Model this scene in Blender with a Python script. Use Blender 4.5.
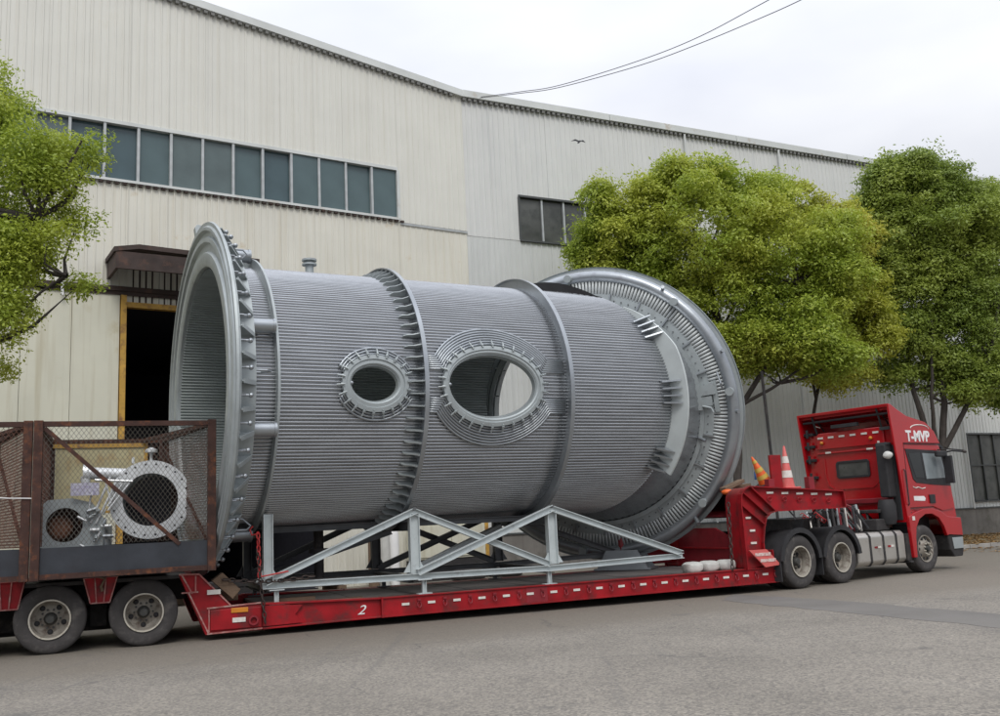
import bpy, bmesh, math, random
import numpy as np
from mathutils import Vector, Matrix
from mathutils.geometry import tessellate_polygon
random.seed(7); RNG = np.random.default_rng(7)
for o in list(bpy.data.objects): bpy.data.objects.remove(o)
SC = bpy.context.scene; COL = SC.collection; PI = math.pi; R_ = math.radians

# ------------------------------------------------------------------ camera
cam = bpy.data.cameras.new('camera'); co = bpy.data.objects.new('camera', cam); COL.objects.link(co)
f_, pit, rol = 957.9, 0.169, 0.0490
F = Vector((0, math.cos(pit), math.sin(pit))); X = Vector((1, 0, 0)); U = X.cross(F)
R2 = math.cos(rol)*X - math.sin(rol)*U; U2 = math.sin(rol)*X + math.cos(rol)*U
m = Matrix((R2, U2, -F)).transposed().to_4x4(); m.translation = Vector((0, 0, 1.6))
co.matrix_world = m; cam.sensor_width = 36; cam.lens = f_/1000*36; cam.clip_start = .05; cam.clip_end = 2000
SC.camera = co
# ------------------------------------------------------------------ world, sun, exposure
w = bpy.data.worlds.new('World'); SC.world = w; w.use_nodes = True
SUN_EL, SUN_AZ = R_(50), R_(172)          # azimuth measured from +Y clockwise
nt = w.node_tree; nt.nodes.clear()
out = nt.nodes.new('ShaderNodeOutputWorld'); mixs = nt.nodes.new('ShaderNodeMixShader')
bg1 = nt.nodes.new('ShaderNodeBackground'); bg2 = nt.nodes.new('ShaderNodeBackground')
sky = nt.nodes.new('ShaderNodeTexSky'); sky.sky_type = 'NISHITA'; sky.sun_disc = False
sky.sun_elevation = SUN_EL; sky.sun_rotation = SUN_AZ
nt.links.new(sky.outputs[0], bg1.inputs[0]); bg1.inputs[1].default_value = 0.10
tc = nt.nodes.new('ShaderNodeTexCoord'); mp = nt.nodes.new('ShaderNodeMapping'); mp.inputs['Scale'].default_value = (1, 1, 2.6)
nz = nt.nodes.new('ShaderNodeTexNoise'); nz.inputs['Scale'].default_value = 1.7; nz.inputs['Detail'].default_value = 5; nz.inputs['Roughness'].default_value = .45
cr = nt.nodes.new('ShaderNodeValToRGB'); cr.color_ramp.elements[0].position = .36; cr.color_ramp.elements[1].position = .66
cr.color_ramp.elements[0].color = (.57, .595, .68, 1); cr.color_ramp.elements[1].color = (.83, .84, .87, 1)
nt.links.new(tc.outputs['Generated'], mp.inputs[0]); nt.links.new(mp.outputs[0], nz.inputs[0])
nt.links.new(nz.outputs[0], cr.inputs[0]); nt.links.new(cr.outputs[0], bg2.inputs[0]); 
sxy = nt.nodes.new('ShaderNodeSeparateXYZ'); nt.links.new(tc.outputs['Generated'], sxy.inputs[0])
mr_ = nt.nodes.new('ShaderNodeMapRange'); mr_.inputs['From Min'].default_value = 0; mr_.inputs['From Max'].default_value = 1; mr_.inputs['To Min'].default_value = .42; mr_.inputs['To Max'].default_value = 2.35
nt.links.new(sxy.outputs[2], mr_.inputs[0]); nt.links.new(mr_.outputs[0], bg2.inputs[1])
mixs.inputs[0].default_value = .93
nt.links.new(bg1.outputs[0], mixs.inputs[1]); nt.links.new(bg2.outputs[0], mixs.inputs[2]); nt.links.new(mixs.outputs[0], out.inputs[0])
sl = bpy.data.lights.new('sun', 'SUN'); so = bpy.data.objects.new('sun', sl); COL.objects.link(so)
sl.energy = 1.3; sl.angle = R_(24); sl.color = (1, .965, .91)
sd = Vector((math.sin(SUN_AZ)*math.cos(SUN_EL), math.cos(SUN_AZ)*math.cos(SUN_EL), math.sin(SUN_EL)))
so.rotation_euler = sd.to_track_quat('Z', 'Y').to_euler(); so.location = (0, 0, 40)
SC.view_settings.view_transform = 'Standard'; SC.view_settings.look = 'None'; SC.view_settings.exposure = 0.17; SC.view_settings.gamma = 1
SC.render.engine = 'CYCLES'; SC.render.resolution_x = 1024; SC.render.resolution_y = 733
SC.cycles.max_bounces = 6

# ------------------------------------------------------------------ materials
def mat(name, c, rough=.6, metal=0., var=.12, scale=3., bump=0., bscale=40., c2=None, f2=.0, s2=2., streak=None, coat=0., dust=None, stretch=None, island=0., spec=.5, spots=None):
    """procedural: base colour + broad noise variation, optional second colour by noise (dirt / rust), vertical streaks, bump"""
    M = bpy.data.materials.new(name); M.use_nodes = True; n = M.node_tree; L = n.links.new; b = n.nodes['Principled BSDF']
    b.inputs['Roughness'].default_value = rough; b.inputs['Metallic'].default_value = metal; b.inputs['Specular IOR Level'].default_value = spec
    if coat: b.inputs['Coat Weight'].default_value = coat; b.inputs['Coat Roughness'].default_value = .12
    t = n.nodes.new('ShaderNodeTexCoord'); src = t.outputs['Object']
    if stretch:
        mpn = n.nodes.new('ShaderNodeMapping'); mpn.inputs['Scale'].default_value = stretch; L(src, mpn.inputs[0]); src2 = mpn.outputs[0]
    else: src2 = src
    def noise(sc, det=4, s=None, ro=.55):
        q = n.nodes.new('ShaderNodeTexNoise'); q.inputs['Scale'].default_value = sc; q.inputs['Detail'].default_value = det; q.inputs['Roughness'].default_value = ro
        L(s or src, q.inputs[0]); return q.outputs[0]
    def ramp(v, a, b_, ca=(0, 0, 0, 1), cb=(1, 1, 1, 1)):
        q = n.nodes.new('ShaderNodeValToRGB'); q.color_ramp.elements[0].position = a; q.color_ramp.elements[1].position = b_
        q.color_ramp.elements[0].color = ca; q.color_ramp.elements[1].color = cb; L(v, q.inputs[0]); return q.outputs[0]
    def mix(fac, a, b_, mode='MIX'):
        q = n.nodes.new('ShaderNodeMix'); q.data_type = 'RGBA'; q.blend_type = mode
        if hasattr(fac, 'is_output'): L(fac, q.inputs[0])
        else: q.inputs[0].default_value = fac
        for v, s in ((a, 6), (b_, 7)):
            if hasattr(v, 'is_output'): L(v, q.inputs[s])
            else: q.inputs[s].default_value = (*v[:3], 1)
        return q.outputs[2]
    lo = tuple(max(0, k*(1-var)) for k in c); hi = tuple(min(1, k*(1+var)) for k in c)
    col = mix(ramp(noise(scale, 4, src2), .3, .7), lo, hi)
    if c2: col = mix(ramp(noise(s2, 6, src2 if stretch else src, .65), .62-f2*.45, .80-f2*.35), col, c2)
    if streak:
        mpn = n.nodes.new('ShaderNodeMapping'); mpn.inputs['Scale'].default_value = (6, 6, .25); L(src, mpn.inputs[0])
        col = mix(ramp(noise(1.0, 6, mpn.outputs[0], .6), .50, .85), col, streak)
    if spots: col = mix(ramp(noise(1.7, 8, None, .75), .73, .77), col, spots)
    if dust:
        g = n.nodes.new('ShaderNodeNewGeometry'); sx = n.nodes.new('ShaderNodeSeparateXYZ'); L(g.outputs['Normal'], sx.inputs[0])
        up = ramp(sx.outputs[2], .4, 1.0); col = mix(mix(1, up, (.75, .75, .75), 'MULTIPLY'), col, dust)
    if island:
        g = n.nodes.new('ShaderNodeNewGeometry'); iv = ramp(g.outputs['Random Per Island'], 0, 1, (1-island,)*3+(1,), (1+island,)*3+(1,))
        col = mix(1, col, iv, 'MULTIPLY')
    L(col, b.inputs['Base Color'])
    rr = n.nodes.new('ShaderNodeMapRange'); rr.inputs['To Min'].default_value = max(.02, rough*.8); rr.inputs['To Max'].default_value = min(1, rough*1.25)
    L(noise(scale*2.3, 4), rr.inputs[0]); L(rr.outputs[0], b.inputs['Roughness'])
    if bump:
        bn = n.nodes.new('ShaderNodeBump'); bn.inputs['Strength'].default_value = bump; bn.inputs['Distance'].default_value = .02
        L(noise(bscale, 5), bn.inputs['Height']); L(bn.outputs[0], b.inputs['Normal'])
    return M
M = {}
M['silver'] = mat('silver_paint', (.345, .37, .39), .34, .72, .12, 2.2, .12, 60, c2=(.27, .28, .30), f2=.12, s2=5)
M['silver_dull'] = mat('silver_paint_dull', (.36, .395, .40), .5, .35, .1, 2.5, .1, 50, c2=(.26, .28, .28), f2=.1, s2=4)
M['tube'] = mat('tube_wall_paint', (.385, .40, .415), .24, .82, .10, 1.6, .0, 60, spots=(.20, .14, .10), c2=(.31, .31, .31), f2=.02, s2=1.5, stretch=(1, 5, 5))
M['rustcap'] = mat('rusty_cap', (.26, .11, .06), .7, 0, .3, 5, .2, 40, c2=(.12, .06, .04), f2=.3, s2=6)
M['collar'] = mat('pale_plate_paint', (.52, .56, .555), .5, .2, .08, 2.5)
M['inner'] = mat('inner_tube_paint', (.37, .41, .405), .42, .35, .12, 1.6, stretch=(1, 5, 5))
M['edgeworn'] = mat('worn_red_edge', (.34, .11, .10), .6, 0, .3, 6, c2=(.45, .34, .30), f2=.3, s2=9)
M['radial'] = mat('radial_tube_paint', (.44, .465, .465), .5, .25, .1, 3)
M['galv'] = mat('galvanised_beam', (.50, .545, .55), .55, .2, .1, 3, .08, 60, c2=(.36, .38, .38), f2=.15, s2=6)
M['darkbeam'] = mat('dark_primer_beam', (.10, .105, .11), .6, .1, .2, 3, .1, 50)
M['red'] = mat('trailer_red', (.29, .006, .011), .5, 0, .3, 2.5, .08, 50, c2=(.10, .022, .022), f2=.30, s2=3.0, dust=(.18, .06, .05), spec=.3, spots=(.10, .045, .035))
M['cabred'] = mat('cab_red', (.38, .0035, .008), .24, 0, .08, 1.2, .0, 50, coat=.5, c2=(.30, .012, .016), f2=.06, s2=3)
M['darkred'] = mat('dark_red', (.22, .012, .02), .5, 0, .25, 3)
M['rust'] = mat('rusty_angle_iron', (.050, .022, .016), .8, .1, .3, 5, .3, 60, c2=(.17, .058, .022), f2=.22, s2=7)
M['black'] = mat('black_rubber_plastic', (.022, .022, .024), .7, 0, .25, 5, .1, 80)
M['chassis'] = mat('dusty_black_steel', (.028, .026, .026), .8, 0, .3, 6, .1, 50, c2=(.09, .075, .065), f2=.12, s2=5)
M['tyre'] = mat('dusty_tyre', (.050, .046, .045), .9, 0, .25, 4, .25, 60, c2=(.12, .11, .10), f2=.22, s2=4)
M['rim'] = mat('dirty_rim', (.30, .275, .235), .65, .25, .2, 6, .1, 60, c2=(.12, .09, .07), f2=.3, s2=9)
M['rimedge'] = mat('pale_rim_edge', (.50, .47, .40), .6, .2, .15, 6, .1, 60, c2=(.2, .15, .1), f2=.2, s2=9)
M['hub'] = mat('oily_hub', (.07, .07, .065), .6, .4, .3, 9)
M['glass'] = mat('workshop_glass', (.08, .12, .125), .14, 0, .2, .6, .0, 40, c2=(.05, .07, .07), f2=.1, s2=.8)
M['glass_b'] = mat('workshop_glass_dusty', (.105, .14, .14), .22, 0, .2, .8, c2=(.15, .17, .16), f2=.1, s2=1.0)
M['glass_c'] = mat('workshop_glass_dark', (.06, .095, .105), .10, 0, .2, .7, c2=(.10, .07, .045), f2=.0, s2=1.0)
M['glassdark'] = mat('dusty_dark_glass', (.075, .078, .072), .3, 0, .35, 1.3, c2=(.03, .035, .03), f2=.3, s2=2)
M['cabglass'] = mat('cab_glass', (.015, .018, .02), .08, 0, .2, 2)
M['paleglass'] = mat('pale_seen_through_glass', (.22, .25, .26), .12, 0, .2, 2)
M['frame'] = mat('pale_window_frame', (.42, .44, .44), .5, .2)
M['framedark'] = mat('dark_window_frame', (.06, .065, .065), .6)
M['cream'] = mat('cream_cladding', (.665, .66, .60), .55, .0, .04, .8, .0, 40, c2=(.625, .61, .53), f2=.1, s2=.8, streak=(.61, .595, .52))
M['cream2'] = mat('cream_cladding_worn', (.66, .645, .565), .55, .0, .05, .8, .0, 40, c2=(.52, .42, .27), f2=.01, s2=1.6, streak=(.58, .54, .43))
M['white'] = mat('pale_grey_cladding', (.62, .625, .60), .5, .0, .04, .8, .0, 40, streak=(.54, .555, .55))
M['white_shaded'] = mat('grey_cladding_shaded', (.57, .585, .565), .55, .0, .05, .8, .0, 40, streak=(.47, .49, .475))  # same cladding, toned down to carry the tree shade on the lower wall
M['doorleaf'] = mat('stained_cream_door', (.60, .59, .48), .6, 0, .08, .6, .0, 40, c2=(.46, .40, .24), f2=.1, s2=.9, streak=(.44, .40, .28))
M['trim'] = mat('eave_trim', (.58, .60, .58), .5, .1, .1, 1, .0, 40, c2=(.36, .25, .14), f2=.05, s2=1.3)
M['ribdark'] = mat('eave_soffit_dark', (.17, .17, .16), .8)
M['rustsheet'] = mat('rusty_canopy_sheet', (.050, .034, .029), .85, 0, .35, 2, .2, 30, c2=(.12, .06, .04), f2=.12, s2=3)
M['yellow'] = mat('yellow_door_frame', (.50, .29, .05), .6, 0, .15, 4, .1, 40, c2=(.20, .09, .04), f2=.25, s2=6)
M['yellowpanel'] = mat('yellowed_panel', (.48, .43, .25), .6, 0, .15, 2, .05, 40, c2=(.36, .22, .08), f2=.2, s2=3)
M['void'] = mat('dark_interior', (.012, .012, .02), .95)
M['plinth'] = mat('concrete_plinth', (.17, .16, .145), .9, 0, .2, 1.2, .3, 30, c2=(.09, .085, .07), f2=.3, s2=1.5, streak=(.10, .09, .08))
M['concrete'] = mat('kerb_concrete', (.30, .285, .26), .9, 0, .15, 2, .3, 30)
M['bark'] = mat('bark', (.050, .042, .036), .95, 0, .3, 6, .5, 25)
M['cable'] = mat('cable_grey', (.12, .12, .125), .6)
M['whitepaint'] = mat('white_paint', (.75, .75, .74), .5, 0, .06, 5)
M['reflector'] = mat('reflector_strip', (.66, .63, .58), .35, 0, .12, 15)
M['amber'] = mat('amber_lens', (.55, .20, .02), .25)
M['orange'] = mat('orange_plastic', (.75, .13, .02), .5, 0, .1, 4, c2=(.3, .08, .03), f2=.1, s2=10)
M['conered'] = mat('faded_cone_red', (.58, .11, .10), .55, 0, .1, 4, c2=(.45, .2, .17), f2=.2, s2=8)
M['wood'] = mat('old_timber', (.17, .115, .075), .85, 0, .25, 3, .3, 30, stretch=(1, 12, 12), c2=(.08, .055, .04), f2=.2, s2=3)
M['sack'] = mat('white_sack', (.50, .50, .47), .9, 0, .12, 4, .4, 30)
M['alu'] = mat('brushed_tank', (.50, .48, .44), .38, .7, .1, 2, .05, 40, c2=(.34, .30, .26), f2=.12, s2=3)
M['shinypipe'] = mat('bright_aluminium_paint', (.66, .68, .69), .36, .35, .15, 3, .1, 40)
M['sheet'] = mat('dark_blue_grey_sheet', (.032, .036, .044), .5, .3, .3, 2.5, .05, 30, c2=(.03, .03, .035), f2=.3, s2=2)
M['wire'] = mat('mesh_wire', (.14, .065, .045), .7, .2, .4, 3, c2=(.09, .04, .03), f2=.3, s2=2.5)
M['wirepale'] = mat('mesh_wire_zinc', (.125, .115, .10), .6, .4, .25, 3)
M['tag'] = mat('printed_tag', (.55, .55, .62), .6, 0, .1, 6, c2=(.30, .27, .42), f2=.5, s2=26)
M['deckplank'] = mat('grey_deck_plank', (.13, .12, .115), .85, 0, .2, 2.5, .25, 30, stretch=(1, 8, 1))
M['chain'] = mat('dark_chain', (.06, .045, .04), .6, .5)
M['redchain'] = mat('red_chain_hook', (.45, .03, .03), .5)
M['yellow2'] = mat('yellow_band', (.60, .42, .08), .6)
M['blue'] = mat('blue_plastic', (.05, .16, .40), .6)
M['birdm'] = mat('dark_feathers', (.02, .02, .022), .8)
M['leafy'] = None

def leafmat(name, c_a, c_b, c_new):
    m_ = bpy.data.materials.new(name); m_.use_nodes = True; n = m_.node_tree; L = n.links.new; b = n.nodes['Principled BSDF']
    g = n.nodes.new('ShaderNodeNewGeometry'); r = n.nodes.new('ShaderNodeValToRGB'); r.color_ramp.elements[0].color = (*c_a, 1); r.color_ramp.elements[1].color = (*c_b, 1)
    L(g.outputs['Random Per Island'], r.inputs[0])
    t = n.nodes.new('ShaderNodeTexCoord'); q = n.nodes.new('ShaderNodeTexNoise'); q.inputs['Scale'].default_value = .55; q.inputs['Detail'].default_value = 3; L(t.outputs['Object'], q.inputs[0])
    rr = n.nodes.new('ShaderNodeValToRGB'); rr.color_ramp.elements[0].position = .42; rr.color_ramp.elements[1].position = .66; L(q.outputs[0], rr.inputs[0])
    mx = n.nodes.new('ShaderNodeMix'); mx.data_type = 'RGBA'; L(rr.outputs[0], mx.inputs[0]); L(r.outputs[0], mx.inputs[6]); mx.inputs[7].default_value = (*c_new, 1)
    L(mx.outputs[2], b.inputs['Base Color']); b.inputs['Roughness'].default_value = .5
    tr = n.nodes.new('ShaderNodeBsdfTranslucent'); L(mx.outputs[2], tr.inputs[0]); ms = n.nodes.new('ShaderNodeMixShader'); ms.inputs[0].default_value = .42
    L(b.outputs[0], ms.inputs[1]); L(tr.outputs[0], ms.inputs[2]); L(ms.outputs[0], n.nodes['Material Output'].inputs[0])
    return m_
M['leaf_fresh'] = leafmat('fresh_leaves', (.27, .36, .045), (.40, .49, .065), (.50, .54, .085))
M['leaf_yel'] = leafmat('yellowing_leaves', (.36, .40, .05), (.50, .52, .075), (.54, .52, .09))
M['leaf_dark'] = leafmat('dark_leaves', (.18, .255, .045), (.28, .365, .062), (.36, .43, .08))
M['leaf_near'] = leafmat('near_leaves', (.25, .34, .04), (.40, .48, .06), (.50, .54, .08))

def ground_mat():
    m_ = bpy.data.materials.new('worn_asphalt'); m_.use_nodes = True; n = m_.node_tree; L = n.links.new; b = n.nodes['Principled BSDF']
    t = n.nodes.new('ShaderNodeTexCoord')
    def noise(sc, det, ro=.6, mpv=None):
        q = n.nodes.new('ShaderNodeTexNoise'); q.inputs['Scale'].default_value = sc; q.inputs['Detail'].default_value = det; q.inputs['Roughness'].default_value = ro
        if mpv:
            mm = n.nodes.new('ShaderNodeMapping'); mm.inputs['Scale'].default_value = mpv[0]; mm.inputs['Rotation'].default_value = (0, 0, mpv[1]); L(t.outputs['Object'], mm.inputs[0]); L(mm.outputs[0], q.inputs[0])
        else: L(t.outputs['Object'], q.inputs[0])
        return q.outputs[0]
    def ramp(v, p0, c0, p1, c1):
        q = n.nodes.new('ShaderNodeValToRGB'); q.color_ramp.elements[0].position = p0; q.color_ramp.elements[1].position = p1
        q.color_ramp.elements[0].color = (*c0, 1); q.color_ramp.elements[1].color = (*c1, 1); L(v, q.inputs[0]); return q.outputs[0]
    def mix(f, a, c, mode='MIX'):
        q = n.nodes.new('ShaderNodeMix'); q.data_type = 'RGBA'; q.blend_type = mode
        if hasattr(f, 'is_output'): L(f, q.inputs[0])
        else: q.inputs[0].default_value = f
        L(a, q.inputs[6])
        if hasattr(c, 'is_output'): L(c, q.inputs[7])
        else: q.inputs[7].default_value = (*c, 1)
        return q.outputs[2]
    base = ramp(noise(.35, 5), .3, (.160, .146, .125), .7, (.232, .212, .182))
    base = mix(ramp(noise(.12, 4, .6, ((1, .25, 1), R_(-22))), .46, (0, 0, 0), .60, (1, 1, 1)), base, (.145, .134, .122))     # long worn lanes
    base = mix(ramp(noise(2.4, 6, .7), .60, (0, 0, 0), .74, (.7, .7, .7)), base, (.15, .14, .128))
    v = n.nodes.new('ShaderNodeTexVoronoi'); v.inputs['Scale'].default_value = 42; L(t.outputs['Object'], v.inputs[0])
    spk = ramp(v.outputs['Color'], .1, (.66, .66, .68), .9, (1.36, 1.35, 1.31))
    gN = n.nodes.new('ShaderNodeVectorMath'); gN.operation = 'DOT_PRODUCT'; gN.inputs[1].default_value = (-math.sin(.38109), math.cos(.38109), 0); L(t.outputs['Object'], gN.inputs[0])
    gw = n.nodes.new('ShaderNodeMath'); gw.operation = 'MULTIPLY_ADD'; gw.inputs[1].default_value = 1.6; L(noise(.5, 4), gw.inputs[0]); L(gN.outputs['Value'], gw.inputs[2])
    gm = n.nodes.new('ShaderNodeMapRange'); gm.inputs['From Min'].default_value = 13.3; gm.inputs['From Max'].default_value = 14.6; L(gw.outputs[0], gm.inputs[0])
    base = mix(gm.outputs[0], base, (.172, .152, .124)); spf = n.nodes.new('ShaderNodeMapRange'); spf.inputs['To Min'].default_value = 1.0; spf.inputs['To Max'].default_value = .35; L(gm.outputs[0], spf.inputs[0])
    base = mix(spf.outputs[0], base, spk, 'MULTIPLY')
    v2 = n.nodes.new('ShaderNodeTexVoronoi'); v2.inputs['Scale'].default_value = 110; L(t.outputs['Object'], v2.inputs[0])
    base = mix(.7, base, ramp(v2.outputs['Color'], .1, (.8, .8, .8), .9, (1.2, 1.2, 1.2)), 'MULTIPLY')
    # meandering cracks
    vc = n.nodes.new('ShaderNodeTexVoronoi'); vc.feature = 'DISTANCE_TO_EDGE'; vc.inputs['Scale'].default_value = .33
    wn = n.nodes.new('ShaderNodeTexNoise'); wn.inputs['Scale'].default_value = 1.2; wn.inputs['Detail'].default_value = 6; L(t.outputs['Object'], wn.inputs[0])
    ad = n.nodes.new('ShaderNodeVectorMath'); ad.operation = 'ADD'; L(t.outputs['Object'], ad.inputs[0]); L(wn.outputs['Color'], ad.inputs[1]); L(ad.outputs[0], vc.inputs[0])
    stn = ramp(noise(.9, 3, .5), .66, (0, 0, 0), .74, (.6, .6, .6)); base = mix(stn, base, (.10, .096, .09))
    tyr = ramp(noise(1.0, 5, .6, ((3.2, .10, 1), R_(-24))), .60, (0, 0, 0), .70, (.45, .45, .45)); base = mix(tyr, base, (.12, .114, .106))
    crk = ramp(vc.outputs[0], .002, (1, 1, 1), .006, (0, 0, 0)); gate = ramp(noise(.5, 2), .52, (0, 0, 0), .60, (.75, .75, .75))
    base = mix(mix(1, crk, gate, 'MULTIPLY'), base, (.085, .08, .075))
    L(base, b.inputs['Base Color']); b.inputs['Roughness'].default_value = .88
    bn = n.nodes.new('ShaderNodeBump'); bn.inputs['Strength'].default_value = .3; bn.inputs['Distance'].default_value = .006; L(v.outputs['Distance'], bn.inputs['Height']); L(bn.outputs[0], b.inputs['Normal'])
    return m_
M['asphalt'] = ground_mat()
M['patch'] = mat('dark_patch_asphalt', (.150, .141, .128), .9, 0, .15, .6, .4, 60, c2=(.16, .15, .14), f2=.25, s2=1.5)
M['litter'] = mat('leaf_litter', (.20, .145, .07), .9, 0, .3, 3, .6, 30, c2=(.09, .085, .05), f2=.3, s2=4)
M['drylf'] = mat('dry_leaf', (.32, .19, .07), .8, 0, .3, 5, island=.35)

# ------------------------------------------------------------------ mesh building
class MB:
    def __init__(s): s.v = []; s.f = []
    def add(s, vs, fs):
        b = len(s.v); s.v += [tuple(v) for v in vs]; s.f += [tuple(b+i for i in f) for f in fs]; return s
    def box(s, x0, x1, y0, y1, z0, z1):
        return s.add([(x0,y0,z0),(x1,y0,z0),(x1,y1,z0),(x0,y1,z0),(x0,y0,z1),(x1,y0,z1),(x1,y1,z1),(x0,y1,z1)],
                     [(0,3,2,1),(4,5,6,7),(0,1,5,4),(1,2,6,5),(2,3,7,6),(3,0,4,7)])
    def beam(s, p, q, w_, h, up=(0, 0, 1)):
        p = Vector(p); q = Vector(q); d = (q-p).normalized(); up = Vector(up)
        if abs(d.dot(up)) > .97: up = Vector((1, 0, 0)) if abs(d.x) < .9 else Vector((0, 1, 0))
        sx = d.cross(up).normalized()*(w_/2); sz = sx.cross(d).normalized()*(h/2)
        vs = [c+a*sx+b*sz for c in (p, q) for a, b in ((-1,-1),(1,-1),(1,1),(-1,1))]
        return s.add(vs, [(0,1,2,3),(7,6,5,4),(0,4,5,1),(1,5,6,2),(2,6,7,3),(3,7,4,0)])
    def ibeam(s, p, q, w_, h, t=.012, up=(0, 0, 1)):
        p = Vector(p); q = Vector(q); d = (q-p).normalized(); up = Vector(up)
        if abs(d.dot(up)) > .97: up = Vector((0, 1, 0))
        sx = d.cross(up).normalized(); sz = sx.cross(d).normalized()
        s.beam(p+sz*(h/2-t/2), q+sz*(h/2-t/2), w_, t, up); s.beam(p-sz*(h/2-t/2), q-sz*(h/2-t/2), w_, t, up)
        return s.beam(p, q, t, h-2*t, up)
    def tube(s, pts, r, n=8, caps=True, closed=False):
        pts = [Vector(p) for p in pts]; k = len(pts); b = len(s.v); prev = None
        for i, p in enumerate(pts):
            a = pts[i-1] if (i > 0 or closed) else p; c = pts[(i+1) % k] if (i < k-1 or closed) else p
            d = (c-a).normalized()
            if prev is None:
                u = d.cross(Vector((0, 0, 1)));
                if u.length < .05: u = d.cross(Vector((1, 0, 0)))
            else: u = prev-d*prev.dot(d)
            u.normalize(); prev = u; w_ = d.cross(u); rr = r[i] if isinstance(r, (list, tuple)) else r
            s.v += [tuple(p+rr*(math.cos(2*PI*j/n)*u+math.sin(2*PI*j/n)*w_)) for j in range(n)]
        for i in range(k if closed else k-1):
            for j in range(n):
                i2 = (i+1) % k
                s.f.append((b+i*n+j, b+i*n+(j+1) % n, b+i2*n+(j+1) % n, b+i2*n+j))
        if caps and not closed: s.f.append(tuple(b+j for j in range(n))[::-1]); s.f.append(tuple(b+(k-1)*n+j for j in range(n)))
        return s
    def rev(s, prof, n=48, o=(0, 0, 0), ax=(1, 0, 0), a0=0, a1=2*PI, closed=True):
        """revolve a closed profile of (axial, radius) about axis ax through o"""
        ax = Vector(ax).normalized(); o = Vector(o); e1 = ax.cross(Vector((0, 0, 1)));
        if e1.length < .05: e1 = ax.cross(Vector((0, 1, 0)))
        e1.normalize(); e2 = e1.cross(ax).normalized(); full = abs(a1-a0-2*PI) < 1e-6; b = len(s.v); k = len(prof); N = n if full else n+1
        for i in range(N):
            a = a0+(a1-a0)*i/n
            for t, r in prof: s.v.append(tuple(o+t*ax+r*(math.cos(a)*e1+math.sin(a)*e2)))
        for i in range(n):
            i2 = (i+1) % N
            for j in range(k if closed else k-1):
                j2 = (j+1) % k; s.f.append((b+i*k+j, b+i2*k+j, b+i2*k+j2, b+i*k+j2))
        if not full and closed: s.f.append(tuple(b+j for j in range(k))); s.f.append(tuple(b+n*k+j for j in range(k))[::-1])
        return s
    def prism(s, poly, t0, t1, holes=(), fn=None):
        """polygon in local (x,z) with holes, extruded along y from t0 to t1 (fn maps (x,t,z) -> 3D)"""
        fn = fn or (lambda x, y, z: (x, y, z)); loops = [list(poly)]+[list(h) for h in holes]; flat = [p for l in loops for p in l]; n = len(flat); b = len(s.v)
        tr = tessellate_polygon([[Vector((p[0], p[1], 0)) for p in l] for l in loops])
        s.v += [tuple(fn(x, t0, z)) for x, z in flat]+[tuple(fn(x, t1, z)) for x, z in flat]
        for a, c, d in tr: s.f.append((b+a, b+c, b+d)); s.f.append((b+n+d, b+n+c, b+n+a))
        k = 0
        for l in loops:
            m_ = len(l)
            for i in range(m_): j = (i+1) % m_; s.f.append((b+k+i, b+k+j, b+n+k+j, b+n+k+i))
            k += m_
        return s
    def sphere(s, c, r, n=10, m_=6, sc=(1, 1, 1)):
        b = len(s.v)
        for i in range(m_+1):
            th = PI*i/m_
            for j in range(n): s.v.append((c[0]+sc[0]*r*math.sin(th)*math.cos(2*PI*j/n), c[1]+sc[1]*r*math.sin(th)*math.sin(2*PI*j/n), c[2]+sc[2]*r*math.cos(th)))
        for i in range(m_):
            for j in range(n): s.f.append((b+i*n+j, b+(i+1)*n+j, b+(i+1)*n+(j+1) % n, b+i*n+(j+1) % n))
        return s
    def mesh(s, name, m_, smooth=False, fix=True):
        me = bpy.data.meshes.new(name); me.from_pydata(s.v, [], s.f); me.materials.append(m_)
        if fix:
            bm = bmesh.new(); bm.from_mesh(me); bmesh.ops.recalc_face_normals(bm, faces=bm.faces); bm.to_mesh(me); bm.free()
        if smooth:
            me.polygons.foreach_set('use_smooth', [True]*len(me.polygons))
            if smooth != 2:
                try: me.set_sharp_from_angle(angle=R_(38))
                except Exception: pass
        me.update(); return me
def link(name, me, parent=None, bevel=0, label=None, kind=None):
    o = bpy.data.objects.new(name, me); COL.objects.link(o)
    if parent: o.parent = parent
    if bevel:
        b = o.modifiers.new('bevel', 'BEVEL'); b.width = bevel; b.segments = 2; b.limit_method = 'ANGLE'; b.angle_limit = R_(35)
    if label: o['label'] = label
    if kind: o['kind'] = kind
    return o
def part(name, mb, m_, parent=None, smooth=False, bevel=0, label=None, kind=None):
    if isinstance(m_, str): m_ = M[m_]
    return link(name, mb.mesh(name, m_, smooth), parent, bevel, label, kind)
def copyof(o, parent, loc=None, rot=None, label=None):
    c = o.copy(); COL.objects.link(c); c.parent = parent
    if loc is not None: c.location = loc
    if rot is not None: c.rotation_euler = rot
    if label: c['label'] = label
    elif 'label' in c: del c['label']
    return c
def thing(name, label, cat, loc=(0, 0, 0), rz=0, group=None):
    o = bpy.data.objects.new(name, None); COL.objects.link(o); o.location = loc; o.rotation_euler = (0, 0, rz); o.empty_display_size = .2
    o['label'] = label; o['category'] = cat
    if group: o['group'] = group
    return o
def tag(o, label, cat, group=None):
    o['label'] = label; o['category'] = cat
    if group: o['group'] = group
    return o
def copytree(o, parent=None):
    c = o.copy(); COL.objects.link(c); c.parent = parent
    for ch in [q for q in bpy.data.objects if q.parent == o]: copytree(ch, c)
    return c
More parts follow.
